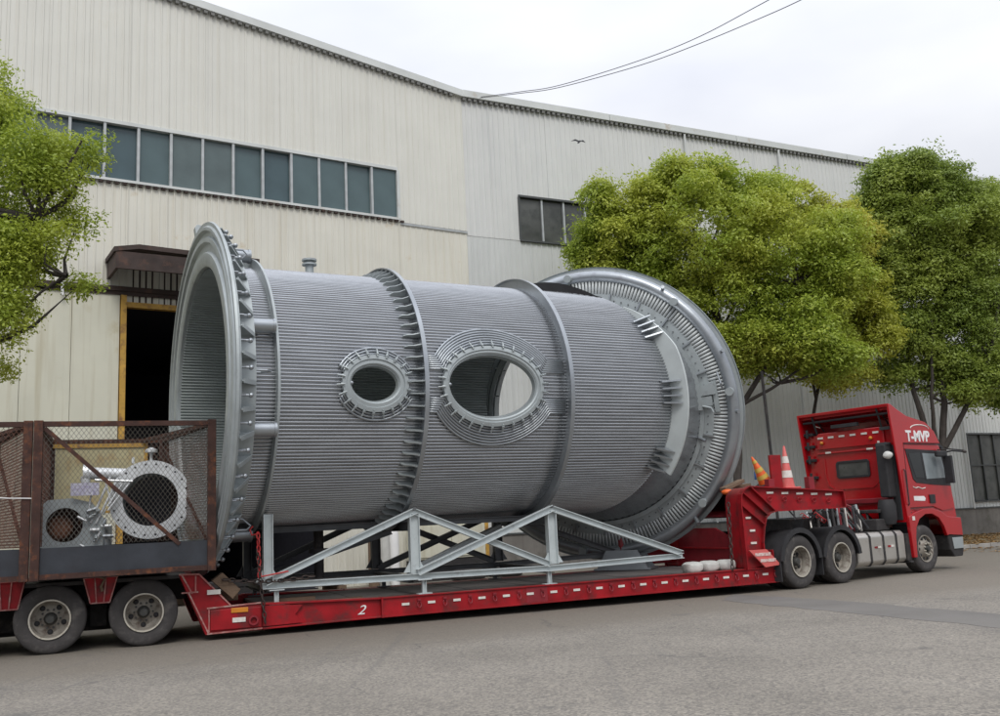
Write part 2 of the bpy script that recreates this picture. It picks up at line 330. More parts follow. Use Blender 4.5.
def textobj(s, size, m_, parent, loc, rot=(PI/2, 0, 0), ext=.004, shear=0, name='lettering', bold=0.0, sx=1):
    cu = bpy.data.curves.new(name, 'FONT'); cu.body = s; cu.size = size; cu.extrude = ext; cu.offset = bold; cu.shear = shear
    o = bpy.data.objects.new(name, cu); COL.objects.link(o); dg = bpy.context.evaluated_depsgraph_get(); me = bpy.data.meshes.new_from_object(o.evaluated_get(dg))
    bpy.data.objects.remove(o); me.materials.clear(); me.materials.append(M[m_]); p = link(name, me, parent); p.location = loc; p.rotation_euler = rot; p.scale = (sx, 1, 1); return p

# frames measured in the yard (origin, heading)
TR_O, TR_Y = Vector((-6.811, 14.496, 0)), 0.38109       # trailer: x along it, y away from the viewer's side
TT_O, TT_Y = Vector((5.802, 19.552, 0)), 0.63860        # tractor
VS_O, VS_Y = Vector((-1.022, 18.742, 3.981)), 0.48950   # vessel axis
W_O, W_Y = Vector((-.875, 30.006, 0)), 0.46115          # right hall wall
L_Y = R_(32.2)                                          # left hall wall, same corner
def world(O, yaw, x, y, z=0): c, s = math.cos(yaw), math.sin(yaw); return Vector((O.x+x*c-y*s, O.y+x*s+y*c, O.z+z))
exec_parts = []

# ================================================================== GROUND
g = MB(); g.add([(-400, -60, 0), (400, -60, 0), (400, 700, 0), (-400, 700, 0)], [(0, 1, 2, 3)])
part('ground', g, 'asphalt', kind='structure')
g = MB(); pp = [Vector(q) for q in [(3.8, 17.89, 0.0), (4.3, 19.01, 0.0), (5.02, 17.82, -0.0), (5.74, 16.31, 0.0), (6.74, 13.73, 0.0), (7.31, 12.39, 0.0), (6.85, 10.75, 0.0), (6.01, 12.3, 0.0), (5.3, 14.32, 0.0), (4.41, 16.31, 0.0)]]
# irregular patch outline
ed = []
for i, p in enumerate(pp):
    q = pp[(i+1) % len(pp)]
    for k in range(8):
        t = k/8; e = p.lerp(q, t); ed.append((e.x+random.uniform(-.05, .05), e.y+random.uniform(-.05, .05)))
g.prism(ed, 0.004, -.02, fn=lambda x, t, z: (x, z, t)); part('road_patch', g, 'patch', kind='structure')
# planted verge with kerb at the foot of the right hall
vg = MB(); k0, k1 = world(W_O, W_Y, 13, -5.4), world(W_O, W_Y, 48, -5.4)
vg.add([world(W_O, W_Y, 13, -5.25, .10), world(W_O, W_Y, 48, -5.25, .10), world(W_O, W_Y, 48, -.02, .16), world(W_O, W_Y, 13, -.02, .16)], [(0, 1, 2, 3)])
part('verge', vg, 'litter', kind='structure')
kb = None
for i in range(35):
    if kb is None:
        mbk = MB().box(.01, .99, 0, .15, -.05, .13); kb = part('kerb', mbk, 'concrete', bevel=.012); o = kb
    else: o = kb.copy(); COL.objects.link(o)
    p = world(W_O, W_Y, 13+i, -5.4); o.location = p; o.rotation_euler = (0, 0, W_Y); o['kind'] = 'structure'
lf = MB()
for i in range(5200):
    x = random.uniform(13, 40); y = random.uniform(-5.6, -.1) if random.random() < .93 else random.uniform(-8, -5.5)
    zz = .115+.045*max(0, (y+5.25)/5.2) if y > -5.25 else (.135 if y > -5.42 else .006)
    c = world(W_O, W_Y, x, y, zz); a = random.uniform(0, 6.3); l = random.uniform(.05, .12); w_ = l*.5; dz = random.uniform(0, .04)
    d = Vector((math.cos(a), math.sin(a), 0)); e = Vector((-d.y, d.x, 0))
    lf.add([c-d*l, c+e*w_+Vector((0, 0, dz)), c+d*l+Vector((0, 0, dz*.5)), c-e*w_+Vector((0, 0, dz))], [(0, 1, 2, 3)])
o = link('fallen_leaves', lf.mesh('fallen_leaves', M['drylf'], fix=False)); o['kind'] = 'stuff'; o['label'] = 'dry fallen leaves strewn over the verge by the grey wall'; o['category'] = 'leaves'

# ================================================================== HALLS
RIB = [(0, 0), (.120, 0), (.134, -.020), (.166, -.020), (.180, 0)]
def clad(x0, x1, z0, z1, zf=None, pitch=.2, dep=1.0):
    """ribbed sheet between x0..x1; ribs point to -y; top follows zf(x) if given; folded with a real thickness"""
    mb = MB(); pts = []; x = x0
    k = int(math.floor(x0/pitch))
    xs = []
    for i in range(k, int(math.ceil(x1/pitch))+1):
        for a, b in RIB: xs.append((i*pitch+a*pitch/.2, b*dep))
    def ev(x):
        for (a, ya), (b, yb) in zip(xs, xs[1:]):
            if a <= x <= b: return ya+(yb-ya)*(x-a)/max(b-a, 1e-9)
        return 0
    pts = [(x0, ev(x0))]+[p for p in xs if x0+1e-4 < p[0] < x1-1e-4]+[(x1, ev(x1))]
    n = len(pts); vs = []
    for off in (0, .006):
        for x, y in pts: vs.append((x, y+off, z0))
        for x, y in pts: vs.append((x, y+off, zf(x) if zf else z1))
    fs = []
    for i in range(n-1):
        fs.append((i, i+1, n+i+1, n+i)); fs.append((2*n+i, 3*n+i, 3*n+i+1, 2*n+i+1)); fs.append((n+i, n+i+1, 3*n+i+1, 3*n+i)); fs.append((i, 2*n+i, 2*n+i+1, i+1))
    fs += [(0, n, 3*n, 2*n), (n-1, 3*n-1, 4*n-1, 2*n-1)]
    return mb.add(vs, fs)
def wall_of_panels(root, xa, xb, bands, openings, mats, zf=None, step=1.0):
    """bands: [(z0,z1)], openings [(x0,x1,z0,z1)] cut out; sheets about one metre wide"""
    cuts = sorted({round(c, 3) for c in [xa, xb]+[o_[0] for o_ in openings]+[o_[1] for o_ in openings] if xa <= c <= xb})
    cols = []
    for a, b in zip(cuts, cuts[1:]):
        n = max(1, round((b-a)/step)); cols += [(a+(b-a)*i/n, a+(b-a)*(i+1)/n) for i in range(n)]
    for a, b in cols:
        mid = (a+b)/2
        for bi, (z0, z1) in enumerate(bands):
            segs = [(z0, z1)]
            for (ox0, ox1, oz0, oz1) in openings:
                if ox0 < mid < ox1:
                    ns = []
                    for s0, s1 in segs:
                        if oz1 <= s0 or oz0 >= s1: ns.append((s0, s1)); continue
                        if oz0 > s0: ns.append((s0, oz0))
                        if oz1 < s1: ns.append((oz1, s1))
                    segs = ns
            for s0, s1 in segs:
                if s1-s0 < .03: continue
                top = zf if (zf and s1 == z1 and bi == len(bands)-1) else None
                pr = random.uniform(-.0015, .0015)
                o = part('wall_panel', clad(a+.002, b-.002, s0, s1, top), mats[bi], root); o.location.y = pr - (.012 if bi % 2 else 0)

# ---- left hall (gable end falls to the corner)
LH = thing('factory_hall', 'cream ribbed metal hall with long ribbon window and dark doorway, left of the wall bend', 'building', W_O, L_Y)
zg = lambda x: 15.55-.112*x
DOOR = (-10.45, -5.2, 0, 7.72)
wall_of_panels(LH, -24, 0, [(0, 10.95), (10.95, 15.6)], [(-19.5, -2.45, 11.05, 12.66), DOOR, (-21.0, -10.5, 0, 8.0)], ['cream2', 'cream'], zg)
bk = MB(); bk.prism([(-24, 0), (-10.45, 0), (-10.45, 7.72), (-5.2, 7.72), (-5.2, 0), (0, 0), (0, zg(0)-.02), (-24, zg(-24)-.02)], .17, .45)
part('wall', bk, 'cream2', LH)
bx = MB().box(-24, -10.6, .46, 26, 0, 15.4); bx.box(-5.0, 0, .46, 26, 0, 15.4); bx.box(-10.6, -5.0, .46, 26, 7.9, 15.4); part('hall_block', bx, 'cream2', LH)
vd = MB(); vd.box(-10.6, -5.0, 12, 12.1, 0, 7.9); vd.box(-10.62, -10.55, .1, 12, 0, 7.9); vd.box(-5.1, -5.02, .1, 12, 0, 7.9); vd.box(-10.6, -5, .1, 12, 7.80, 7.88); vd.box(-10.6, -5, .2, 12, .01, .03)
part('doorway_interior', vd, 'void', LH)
rf = MB(); rf.prism([(-24, zg(-24)), (.05, zg(.05)), (.05, zg(.05)+.24), (-24, zg(-24)+.24)], -.16, .5); part('roof_edge', rf, 'trim', LH, bevel=.01)
rf = MB(); rf.prism([(-24, zg(-24)-.05), (0, zg(0)-.05), (0, zg(0)+.1), (-24, zg(-24)+.1)], .5, 26); part('roof', rf, 'trim', LH)
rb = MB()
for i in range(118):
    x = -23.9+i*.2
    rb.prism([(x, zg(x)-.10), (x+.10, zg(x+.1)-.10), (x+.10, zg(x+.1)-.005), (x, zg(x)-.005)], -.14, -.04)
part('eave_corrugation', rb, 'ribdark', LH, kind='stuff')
# ribbon window: panes 0.86 wide
wf = MB(); wf.box(-19.5, -2.45, -.05, .10, 12.62, 12.72); wf.box(-19.5, -2.45, -.10, .12, 10.99, 11.06); wf.box(-2.49, -2.40, -.06, .1, 11.06, 12.62)
fr = part('window', wf, 'trim', LH, label='long ribbon window of dark teal panes between pale mullions')
xx = -2.47; pane = None; mul = None
while xx > -19.4:
    if pane is None:
        pane = part('pane', MB().box(-.83, -.03, .06, .075, 11.06, 12.62), 'glass', fr); mul = part('mullion', MB().box(-.035, .035, -.03, .09, 11.06, 12.62), 'frame', fr); p_, q_ = pane, mul
    else:
        p_ = copyof(pane, fr); q_ = copyof(mul, fr); vv = random.random()
        if vv > .45: p_.data = pane.data.copy(); p_.data.materials[0] = M['glass_b' if vv > .72 else 'glass_c']
    p_.location = (xx, random.uniform(-.008, .008), 0); p_.rotation_euler = (R_(random.uniform(-.3, .3)), 0, R_(random.uniform(-1.0, 1.0))); q_.location = (xx-.86, 0, 0); xx -= .86
dr = MB()
for i in range(86):
    x = -19.4+i*.2; dr.box(x, x+.10, -.085, .02, 10.93, 10.988)
part('drip_strip', dr, 'rustsheet', fr, kind='stuff')
# sliding door leaves and rail left of the doorway
sdn = None
for i in range(9):
    x1 = -10.62-i*1.15
    o = part('door_panel', MB().box(x1-1.14, x1, -.07+.012*(i % 2), .0, .06, 7.98), 'doorleaf', LH, bevel=.004)
rl = MB().box(-21, -7.2, -.16, -.02, 8.0, 8.12); rl.box(-21, -7.2, -.10, -.06, 7.9, 8.0); part('door_rail', rl, 'rustsheet', LH)
yf = MB().box(-10.60, -10.46, -.13, .16, 0, 7.9); yf.box(-10.46, -5.2, -.05, .15, 7.60, 7.74); part('door_frame', yf, 'yellow', LH)
wb = MB().box(-12.05, -11.99, -.24, -.16, 7.75, 8.15); wb.box(-9.12, -9.06, -.24, -.16, 7.35, 7.85); part('rail_bracket', wb, 'whitepaint', LH)
cn = MB().prism([(-11.0, 8.72), (-10.4, 8.84), (-7.3, 8.78), (-7.3, 8.90), (-10.4, 8.96), (-11.0, 8.84)], -1.3, -.04)
cn.box(-10.95, -7.34, -1.28, -1.2, 8.30, 8.74); cn.box(-10.95, -10.87, -1.2, -.04, 8.30, 8.74); cn.box(-7.42, -7.34, -1.2, -.04, 8.30, 8.74)
part('canopy', cn, 'rustsheet', LH)
part('lintel_sheet', clad(-10.4, -5.2, 8.12, 8.7, pitch=.16), 'rustsheet', LH)
part('lintel_sheet', clad(-10.4, -5.2, 7.74, 8.0, pitch=.16), 'rustsheet', LH)
sm = MB().box(-2.4, .0, -.045, -.035, 10.86, 10.93); part('flashing', sm, 'frame', LH)

# ---- right hall (long wall, level eave)
RH = thing('factory_hall', 'pale grey ribbed metal hall wall with level eave running behind the trees', 'building', W_O, W_Y)
w1 = (1.98, 5.4, 10.83, 12.32); w2 = (22.45, 28.9, 1.50, 4.22)
wall_of_panels(RH, 0, 46, [(1.22, 10.80), (10.80, 15.55)], [w1, w2], ['white_shaded', 'white'])
bk = MB(); bk.prism([(0.02, 0), (46, 0), (46, 15.5), (0.02, 15.5)], .17, .45, holes=[[(w1[0], w1[2]), (w1[1], w1[2]), (w1[1], w1[3]), (w1[0], w1[3])]]); part('wall', bk, 'white_shaded', RH)
bx = MB().box(.05, 46, .46, 22, 0, 15.4); part('hall_block', bx, 'white_shaded', RH)
part('roof', MB().box(0, 46, .46, 22, 15.5, 15.7), 'trim', RH)
part('plinth', MB().box(.0, 46, -.10, .16, 0, 1.20), 'plinth', RH, bevel=.01)
part('plinth_cap', MB().box(.0, 46, -.14, -.0, 1.18, 1.235), 'framedark', RH)
et = None
for i in range(8):
    o = part('roof_edge', MB().box(i*5.75+.01, (i+1)*5.75-.01, -.17, .5, 15.55+.004*(i % 2), 15.80), 'trim', RH, bevel=.012)
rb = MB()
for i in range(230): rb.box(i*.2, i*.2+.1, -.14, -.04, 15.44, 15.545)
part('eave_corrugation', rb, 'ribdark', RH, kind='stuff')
def barred(root, x0, x1, z0, z1, nx, zs, glass, frm, label):
    m_ = MB().box(x0-.05, x1+.05, -.07, .1, z1, z1+.07); m_.box(x0-.05, x1+.05, -.09, .1, z0-.06, z0); m_.box(x0-.06, x0, -.06, .1, z0, z1); m_.box(x1, x1+.06, -.06, .1, z0, z1)
    fr = part('window', m_, 'framedark', root, label=label); n = nx
    for i in range(n):
        a = x0+(x1-x0)*i/n; b = x0+(x1-x0)*(i+1)/n
        if i: part('mullion', MB().box(a-.03, a+.03, -.02, .09, z0, z1), frm, fr)
        zz = [z0]+zs+[z1]
        for c, d in zip(zz, zz[1:]):
            p_ = part('pane', MB().box(a+.02, b-.02, .05, .065, c+.02, d-.02), glass, fr); p_.location.y = random.uniform(-.01, .01)
    for c in zs: part('glazing_bar', MB().box(x0, x1, -.01, .08, c-.025, c+.025), frm, fr)
barred(RH, *w1, 4, [], 'glassdark', 'frame', 'upper window of dusty dark panes beside the tree')
barred(RH, *w2, 8, [2.95], 'glassdark', 'framedark', 'low dusty window divided by dark bars')
for x in (9.05, 13.6, 22.2): part('downpipe', MB().tube([(x, -.12, 1.2), (x, -.12, 15.5)], .045, 8), 'white_shaded', RH, smooth=True)
# items standing along the left hall's foot, seen under the load
pc = thing('steel_cabinet', 'cream steel cabinet with an orange-brown edge standing behind the dark truss', 'cabinet', world(W_O, L_Y, -2.62, -.75), L_Y)
part('cabinet_body', MB().box(0, 2.35, 0, .55, .62, 1.62), 'doorleaf', pc, bevel=.01); part('side_post', MB().box(2.35, 2.47, -.01, .56, .5, 1.66), 'yellow', pc); part('base_frame', MB().box(-.05, 2.5, .0, .5, 0, .6), 'chassis', pc)
part('door_leaf', MB().box(.04, 1.16, -.03, -.005, .68, 1.56), 'doorleaf', pc); part('door_leaf', MB().box(1.2, 2.31, -.03, -.005, .68, 1.56), 'doorleaf', pc)
for i, (x, lb, c) in enumerate(((-3.95, 'tan gas cylinder beside two white ones behind the truss', 'wood'), (-3.62, 'white gas cylinder standing between a tan one and another white one', 'sack'), (-3.32, 'white gas cylinder nearest to the cream cabinet', 'whitepaint'))):
    gc = MB().rev([(0, .001), (0, .13), (1.05, .13), (1.2, .09), (1.26, .04), (1.36, .04), (1.36, .001)], 16, o=(0, 0, 0), ax=(0, 0, 1), closed=False)
    o = part('gas_cylinder', gc, c, smooth=True); o.location = world(W_O, L_Y, x, -.8, .0); tag(o, lb, 'gas cylinder', 'gas cylinders by the hall'); o.scale = (1.15, 1.15, 1.3)
for i, (x, y, lb) in enumerate(((-1.2, -1.3, 'worn black tyre lying flat behind the truss post'), (.2, -1.1, 'worn black tyre lying right of the other near the wall foot'))):
    ty = MB().rev([(-.12, .28), (-.14, .36), (-.12, .46), (-.06, .50), (.06, .50), (.12, .46), (.14, .36), (.12, .28)], 24, ax=(0, 0, 1)); o = part('tyre', ty, 'tyre', smooth=True); o.location = world(W_O, L_Y, x, y, .15); tag(o, lb, 'tyre', 'loose tyres by the wall')
st = thing('steel_stack', 'stack of dark steel sections lying against the hall foot behind the load', 'steel stack', world(W_O, L_Y, -10.0, -2.2), L_Y)
for i in range(11):
    part('steel_section', MB().box(0, 5.4+.3*math.sin(i*2), 0, .13, 0, .13), 'chassis', st).location = (.15*math.sin(i*3), .16*(i % 6), .2+.15*(i//6))
part('timber', MB().box(.6, .8, -.1, 1.1, 0, .19), 'wood', st); part('timber', MB().box(4.4, 4.6, -.1, 1.1, 0, .19), 'wood', st)
# ---- sky wires and bird
for pts, lb in (([(-.235, 29.5, 15.80), (-.235, 29.5, 15.30), (1.05, 28.45, 14.90), (2.24, 27.5, 14.587), (4.388, 25.5, 14.189), (5.784, 24., 13.994), (6.993, 22.5, 13.817), (7.692, 21.5, 13.692), (8.584, 20., 13.51), (10.209, 17, 13.272), (13.5, 10, 13.2)], 'lower of two thin cables sagging from the roof corner across the sky'),
                ([(-.2, 29.5, 15.9), (-.2, 29.5, 15.33), (1.05, 28.45, 14.95), (2.26, 27.5, 14.66), (4.40, 25.5, 14.341), (5.801, 24, 14.196), (7.08, 22., 14.016), (9.0, 19.0, 13.75), (14, 10, 13.6)], 'upper of two thin cables sagging from the roof corner across the sky')):
    q_ = [Vector(p) for p in pts[1:]]; sm_ = []
    for i in range(len(q_)-1):
        a_, b_, c_, d_ = q_[max(0, i-1)], q_[i], q_[i+1], q_[min(len(q_)-1, i+2)]
        for j in range(6): t = j/6; sm_.append(.5*((2*b_)+(c_-a_)*t+(2*a_-5*b_+4*c_-d_)*t*t+(3*b_-a_-3*c_+d_)*t**3))
    o = part('overhead_cable', MB().tube(sm_+[q_[-1]], .011, 6), 'cable', smooth=True); tag(o, lb, 'cable', 'overhead cables')
b = MB(); b.tube([(-.10, 0, 0), (-.04, 0, .01), (.05, 0, .015), (.10, 0, .02)], [.006, .025, .022, .004], 8)
for s in (-1, 1): b.add([(-.02, 0, .02), (.05, 0, .02), (.0, s*.10, .07), (-.06, s*.19, .03), (-.05, s*.08, .05), (-.02, 0, .008), (.05, 0, .008), (.0, s*.10, .062), (-.06, s*.19, .026), (-.05, s*.08, .042)], [(0, 1, 2, 4), (4, 2, 3), (5, 9, 7, 6), (9, 8, 7), (0, 5, 6, 1), (1, 6, 7, 2), (2, 7, 8, 3), (3, 8, 9, 4), (4, 9, 5, 0)])
o = part('bird', b, 'birdm', smooth=True); o.scale = (1.25, 1.25, 1.25); o.location = (2.759, 28.0, 12.989); o.rotation_euler = (R_(20), R_(-35), R_(60)); tag(o, 'small dark bird flying in front of the pale hall wall', 'bird')

# ================================================================== VESSEL  (local x along the axis, y away from the viewer's side, z up, origin on the axis)
VS = thing('pressure_duct_vessel', 'huge grey tube-walled steel duct with a wide ring at each end, lying on trailer', 'vessel', VS_O, VS_Y)
RV = 2.284
def vp(x, a, r): return (x, -r*math.cos(a), r*math.sin(a))
MA, MBc, MC = 2.79, .372, -.065            # mitre plane x = MA + MBc*u + MC*z
# -- tube wall: 240 tubes with fins between, two faced
NT = 240
prof = [(-.5, 0), (-.41, .0), (-.36, .014), (-.21, .027), (0, .032), (.21, .027), (.36, .014), (.41, .0)]
ang = np.array([2*PI*(i+.5+t)/NT for i in range(NT) for t, _ in prof]); bump = np.array([b for i in range(NT) for _, b in prof])
ports = [(-2.42, -.045, .47, .35), (-.23, -.03, .90, .60)]     # x, z, half length, half height of the holes in the wall
xs = np.concatenate([np.linspace(-4.74, -2.95, 8), np.arange(-2.90, -1.85, .05), [-1.8, -1.5, -1.15], np.arange(-1.1, .80, .05), [.9, 1.2, 1.6, 2.0]])
u = np.cos(ang); z = np.sin(ang); xend = MA+MBc*RV*u+MC*RV*z
vall = []; 
for r0, sg in ((RV-.004, 1), (RV-.052, -1)):
    rr = r0+sg*bump
    X_ = np.concatenate([np.repeat(xs[:, None], len(ang), 1), xend[None, :]]); 
    X_[:-1] = np.minimum(X_[:-1], xend[None, :]-.002)
    V_ = np.stack([X_, -np.repeat((rr*u)[None], len(X_), 0), np.repeat((rr*z)[None], len(X_), 0)], 2); vall.append(V_)
nx, na = vall[0].shape[:2]; ii, jj = np.meshgrid(np.arange(nx-1), np.arange(na), indexing='ij'); fall = []
for k, V_ in enumerate(vall):
    a_ = ii*na+jj; b_ = ii*na+(jj+1) % na; c_ = (ii+1)*na+(jj+1) % na; d_ = (ii+1)*na+jj
    cx = (V_[:-1, :, 0]+V_[1:, :, 0])/2; cz = (V_[:-1, :, 2]); cu = -V_[:-1, :, 1]
    keep = (V_[1:, :, 0]-V_[:-1, :, 0]) > 1e-4
    for (px, pz, hx, hz) in ports: keep &= ~(((cx-px)/hx)**2+((cz-pz)/hz)**2 < 1) | (cu < 0)
    q = np.stack([a_, b_, c_, d_], 2)[keep]+k*nx*na
    fall.append(q if k == 0 else q[:, ::-1])
V_ = np.concatenate([v.reshape(-1, 3) for v in vall]); Fq = np.concatenate(fall)
me = bpy.data.meshes.new('tube_wall'); me.vertices.add(len(V_)); me.vertices.foreach_set('co', V_.ravel()); me.loops.add(Fq.size); me.loops.foreach_set('vertex_index', Fq.ravel().astype(np.int32))
me.polygons.add(len(Fq)); me.polygons.foreach_set('loop_start', np.arange(0, Fq.size, 4, dtype=np.int32)); me.polygons.foreach_set('loop_total', np.full(len(Fq), 4, dtype=np.int32)); me.update(calc_edges=True)
me.materials.append(M['tube']); me.materials.append(M['inner']); me.polygons.foreach_set('material_index', np.concatenate([np.full(len(fall[0]), 0), np.full(len(fall[1]), 1)]).astype(np.int32))
link('tube_wall', me, VS, kind='stuff')

# -- left end: wide stepped mouth ring, drum behind it, brackets, stubs
FX = -4.82
pr = [(FX+.14, 2.255), (FX+.03, 2.27), (FX+.0, 2.31), (FX+.0, 2.50), (FX+.05, 2.53), (FX+.05, 2.66), (FX-.01, 2.69), (FX-.01, 2.77), (FX+.04, 2.79), (FX+.03, 2.86), (FX-.03, 2.89), (FX-.03, 2.94), (FX+.0, 2.97), (FX+.0, 3.03), (FX+.04, 3.04), (FX+.045, 2.95), (FX+.09, 2.95), (FX+.09, 2.80), (FX+.14, 2.64), (FX+.14, 2.34)]
part('mouth_ring', MB().rev(pr, 160), 'silver_dull', VS, smooth=True)
part('drum', MB().rev([(FX+.12, 2.30), (FX+.12, 2.64), (FX+.38, 2.64), (FX+.38, 2.30)], 120), 'silver_dull', VS, smooth=True)
gp = MB().prism([(FX+.09, 2.62), (FX+.09, 2.99), (FX+.13, 2.99), (FX+.36, 2.66), (FX+.36, 2.62)], -.010, .010)
gp.beam((FX+.12, 0, 2.99), (FX+.36, 0, 2.655), .075, .012, up=(0, 1, 0)) if False else gp.add([(FX+.11, -.035, 2.99), (FX+.11, .035, 2.99), (FX+.365, .035, 2.65), (FX+.365, -.035, 2.65), (FX+.12, -.035, 3.0), (FX+.12, .035, 3.0), (FX+.375, .035, 2.66), (FX+.375, -.035, 2.66)], [(0, 1, 2, 3), (7, 6, 5, 4), (0, 4, 5, 1), (1, 5, 6, 2), (2, 6, 7, 3), (3, 7, 4, 0)])
g0 = part('bracket', gp, 'silver_dull', VS, label='triangular bracket behind the mouth ring')
NB = 44
for i in range(NB):
    a = 2*PI*i/NB+R_(3)
    o = g0 if i == 0 else copyof(g0, VS, label='triangular bracket behind the mouth ring')
    o.rotation_euler = (a, 0, 0)
# clamp bolts between brackets
cb = MB().tube([(FX+.10, 0, 2.90), (FX+.22, 0, 2.90)], .022, 8); cb.sphere((FX+.24, 0, 2.90), .042, 8, 5); cb.tube([(FX+.05, 0, 2.93), (FX+.16, .0, 2.93)], .014, 6)
c0 = part('clamp_bolt', cb, 'silver', VS, smooth=True)
for i in range(NB):
    o = c0 if i == 0 else copyof(c0, VS)
    o.rotation_euler = (2*PI*(i+.5)/NB+R_(3), 0, 0)
sb = MB().tube([(FX+.36, 0, 2.50), (FX+.70, 0, 2.50)], .115, 16); sb.rev([(.70, .09), (.70, .125), (.74, .125), (.74, .09)], 16, o=(FX, 0, 2.50)); sb.beam((FX+.5, 0, 2.41), (FX+.5, 0, 2.28), .02, .04, up=(1, 0, 0))
s0 = part('stub_pipe', sb, 'silver', VS, smooth=True)
for i, a in enumerate((73, 19, -19, -73, 107, 161, 199, 253)):
    o = s0 if i == 0 else copyof(s0, VS)
    o.rotation_euler = (R_(a)-PI/2 if False else -(PI/2-R_(a))*-1, 0, 0)
    # rotate +z onto camera-side angle a: direction (y,z)=(-cos a, sin a)
    o.rotation_euler = (PI/2-R_(a), 0, 0)
hd = MB().tube([(FX+.33, 0, 2.62), (FX+.55, 0, 2.62), (FX+.62, 0, 2.55), (FX+.50, 0, 2.42), (FX+.36, 0, 2.42)], .018, 8)
h0 = part('lifting_handle', hd, 'silver', VS, smooth=True)
for i, a in enumerate((67, 1.5, -62, 120)):
    o = h0 if i == 0 else copyof(h0, VS)
    o.rotation_euler = (PI/2-R_(a), 0, 0)
lg = MB().prism([(FX-.0, 3.0), (FX-.02, 3.16), (FX+.02, 3.22), (FX+.13, 3.20), (FX+.13, 3.0)], -.07, .07); o = part('lifting_lug', lg, 'silver_dull', VS, bevel=.01); o.rotation_euler = (R_(-6), 0, 0)
# slit row beside drum (fin ends)
fe = MB()
for i in range(120):
    a = 2*PI*i/120; fe.add([Vector(vp(x, a+d, r)) for r in (2.30, 2.345) for x, d in ((FX+.33, -.006), (FX+.41, -.006), (FX+.41, .006), (FX+.33, .006))], [(0, 1, 2, 3), (4, 5, 6, 7), (0, 1, 5, 4), (1, 2, 6, 5), (2, 3, 7, 6), (3, 0, 4, 7)])
part('fin_end', fe, 'darkbeam', VS, kind='stuff')
# -- wall rings
part('end_ring', MB().rev([(-4.06, 2.27), (-4.06, 2.46), (-4.02, 2.46), (-4.02, 2.27)], 128), 'silver_dull', VS, smooth=True)
part('gusseted_ring', MB().rev([(-1.555, 2.27), (-1.555, 2.475), (-1.60, 2.475), (-1.60, 2.50), (-1.525, 2.50), (-1.525, 2.27)], 128), 'silver', VS, smooth=True)
gz = MB().prism([(-1.86, 2.26), (-1.85, 2.345), (-1.80, 2.385), (-1.70, 2.40), (-1.62, 2.44), (-1.57, 2.475), (-1.558, 2.475), (-1.558, 2.26)], -.009, .009)
z0 = part('gusset', gz, 'silver_dull', VS)
for i in range(72):
    o = z0 if i == 0 else copyof(z0, VS)
    o.rotation_euler = (2*PI*i/72, 0, 0)
part('plain_ring', MB().rev([(1.286, 2.27), (1.286, 2.485), (1.25, 2.485), (1.25, 2.505), (1.33, 2.505), (1.33, 2.27)], 128), 'silver', VS, smooth=True)
# -- ports: oval nozzles in the near side
def oval(px, pz, hx, hz, n=56):
    """points on the cylinder side for an oval; returns function (k, scale, r)"""
    def P(t, s, r):
        x = px+(hx+s)*math.cos(t); zz = pz+(hz+s)*math.sin(t); a = math.asin(max(-1, min(1, zz/RV))); return Vector((x, -math.cos(a)*r, zz*r/RV))
    return P
def sweep(P, loops, n=72, closed=True):
    mb = MB(); k = len(loops)
    for i in range(n):
        t = 2*PI*i/n
        for s, r in loops: mb.v.append(tuple(P(t, s, r)))
    for i in range(n):
        i2 = (i+1) % n
        for j in range(k if closed else k-1): j2 = (j+1) % k; mb.f.append((i*k+j, i2*k+j, i2*k+j2, i*k+j2))
    return mb
for (px, pz, hx, hz, wx, nb, lab) in ((-2.42, -.045,   .575, .455, .150, 22, 'small oval port with studs'), (-.23, -.03, .985, .685, .125, 30, 'large oval port one can see through')):
    P = oval(px, pz, hx, hz)
    pp_ = part('port', sweep(P, [(-wx, RV-.06), (-wx, RV+.05), (-wx+.02, RV+.07), (-.075, RV+.07), (-.065, RV+.095), (0, RV+.095), (0, RV+.02), (-.05, RV+.02), (-.06, RV-.06)]), 'silver_dull', VS, smooth=True, label=lab)
    part('inner_lip', sweep(P, [(-wx+.001, RV-.09), (-wx+.001, RV+.03), (-wx-.016, RV+.03), (-wx-.016, RV-.09)]), 'silver_dull', pp_, smooth=True)
    part('latch', MB().sphere((px-hx+wx+.02, -RV-.03, pz+.0), .035, 8, 6), 'silver', pp_, smooth=True)
    for i in range(nb):
        t = 2*PI*i/nb+.07; q0 = P(t, -.03, RV+.12); q1 = P(t, .10, RV+.085)
        part('stud', MB().tube([q0, q1], .014, 6).tube([P(t, .0, RV+.115), P(t, .03, RV+.105)], .024, 6), 'silver_dull', pp_)
# bent tubes round the ports
def fan(px, pz, hx0, hz0, n, pitch, xl, xr, r=.022, up=True, down=True, lift=.012):
    mb = MB()
    for sgn in ([1] if up else [])+([-1] if down else []):
        for k in range(n):
            hx = hx0+pitch*k*.85; hz = hz0+pitch*k; zi = (hz0*.72-pitch*.30*(n-1)+pitch*k*.9)    # run in height of this tube
            zi = hz0*.34+pitch*k*.80
            tt = math.asin(min(.98, zi/hz)); pts = []
            xa = px-hx*math.cos(tt); xb = px+hx*math.cos(tt)
            if xl is not None: pts += [(xl, zi)]
            for i in range(29):
                t = PI-tt-(PI-2*tt)*i/28; pts.append((px+hx*math.cos(t), hz*math.sin(t)))
            if xr is not None: pts += [(xr, zi)]
            P3 = []
            for x, zz in pts:
                zz = pz+sgn*zz; a = math.asin(max(-1, min(1, zz/RV))); rr = RV+lift+.010; P3.append((x, -rr*math.cos(a), rr*math.sin(a)))
            mb.tube(P3, r, 6)
    return mb
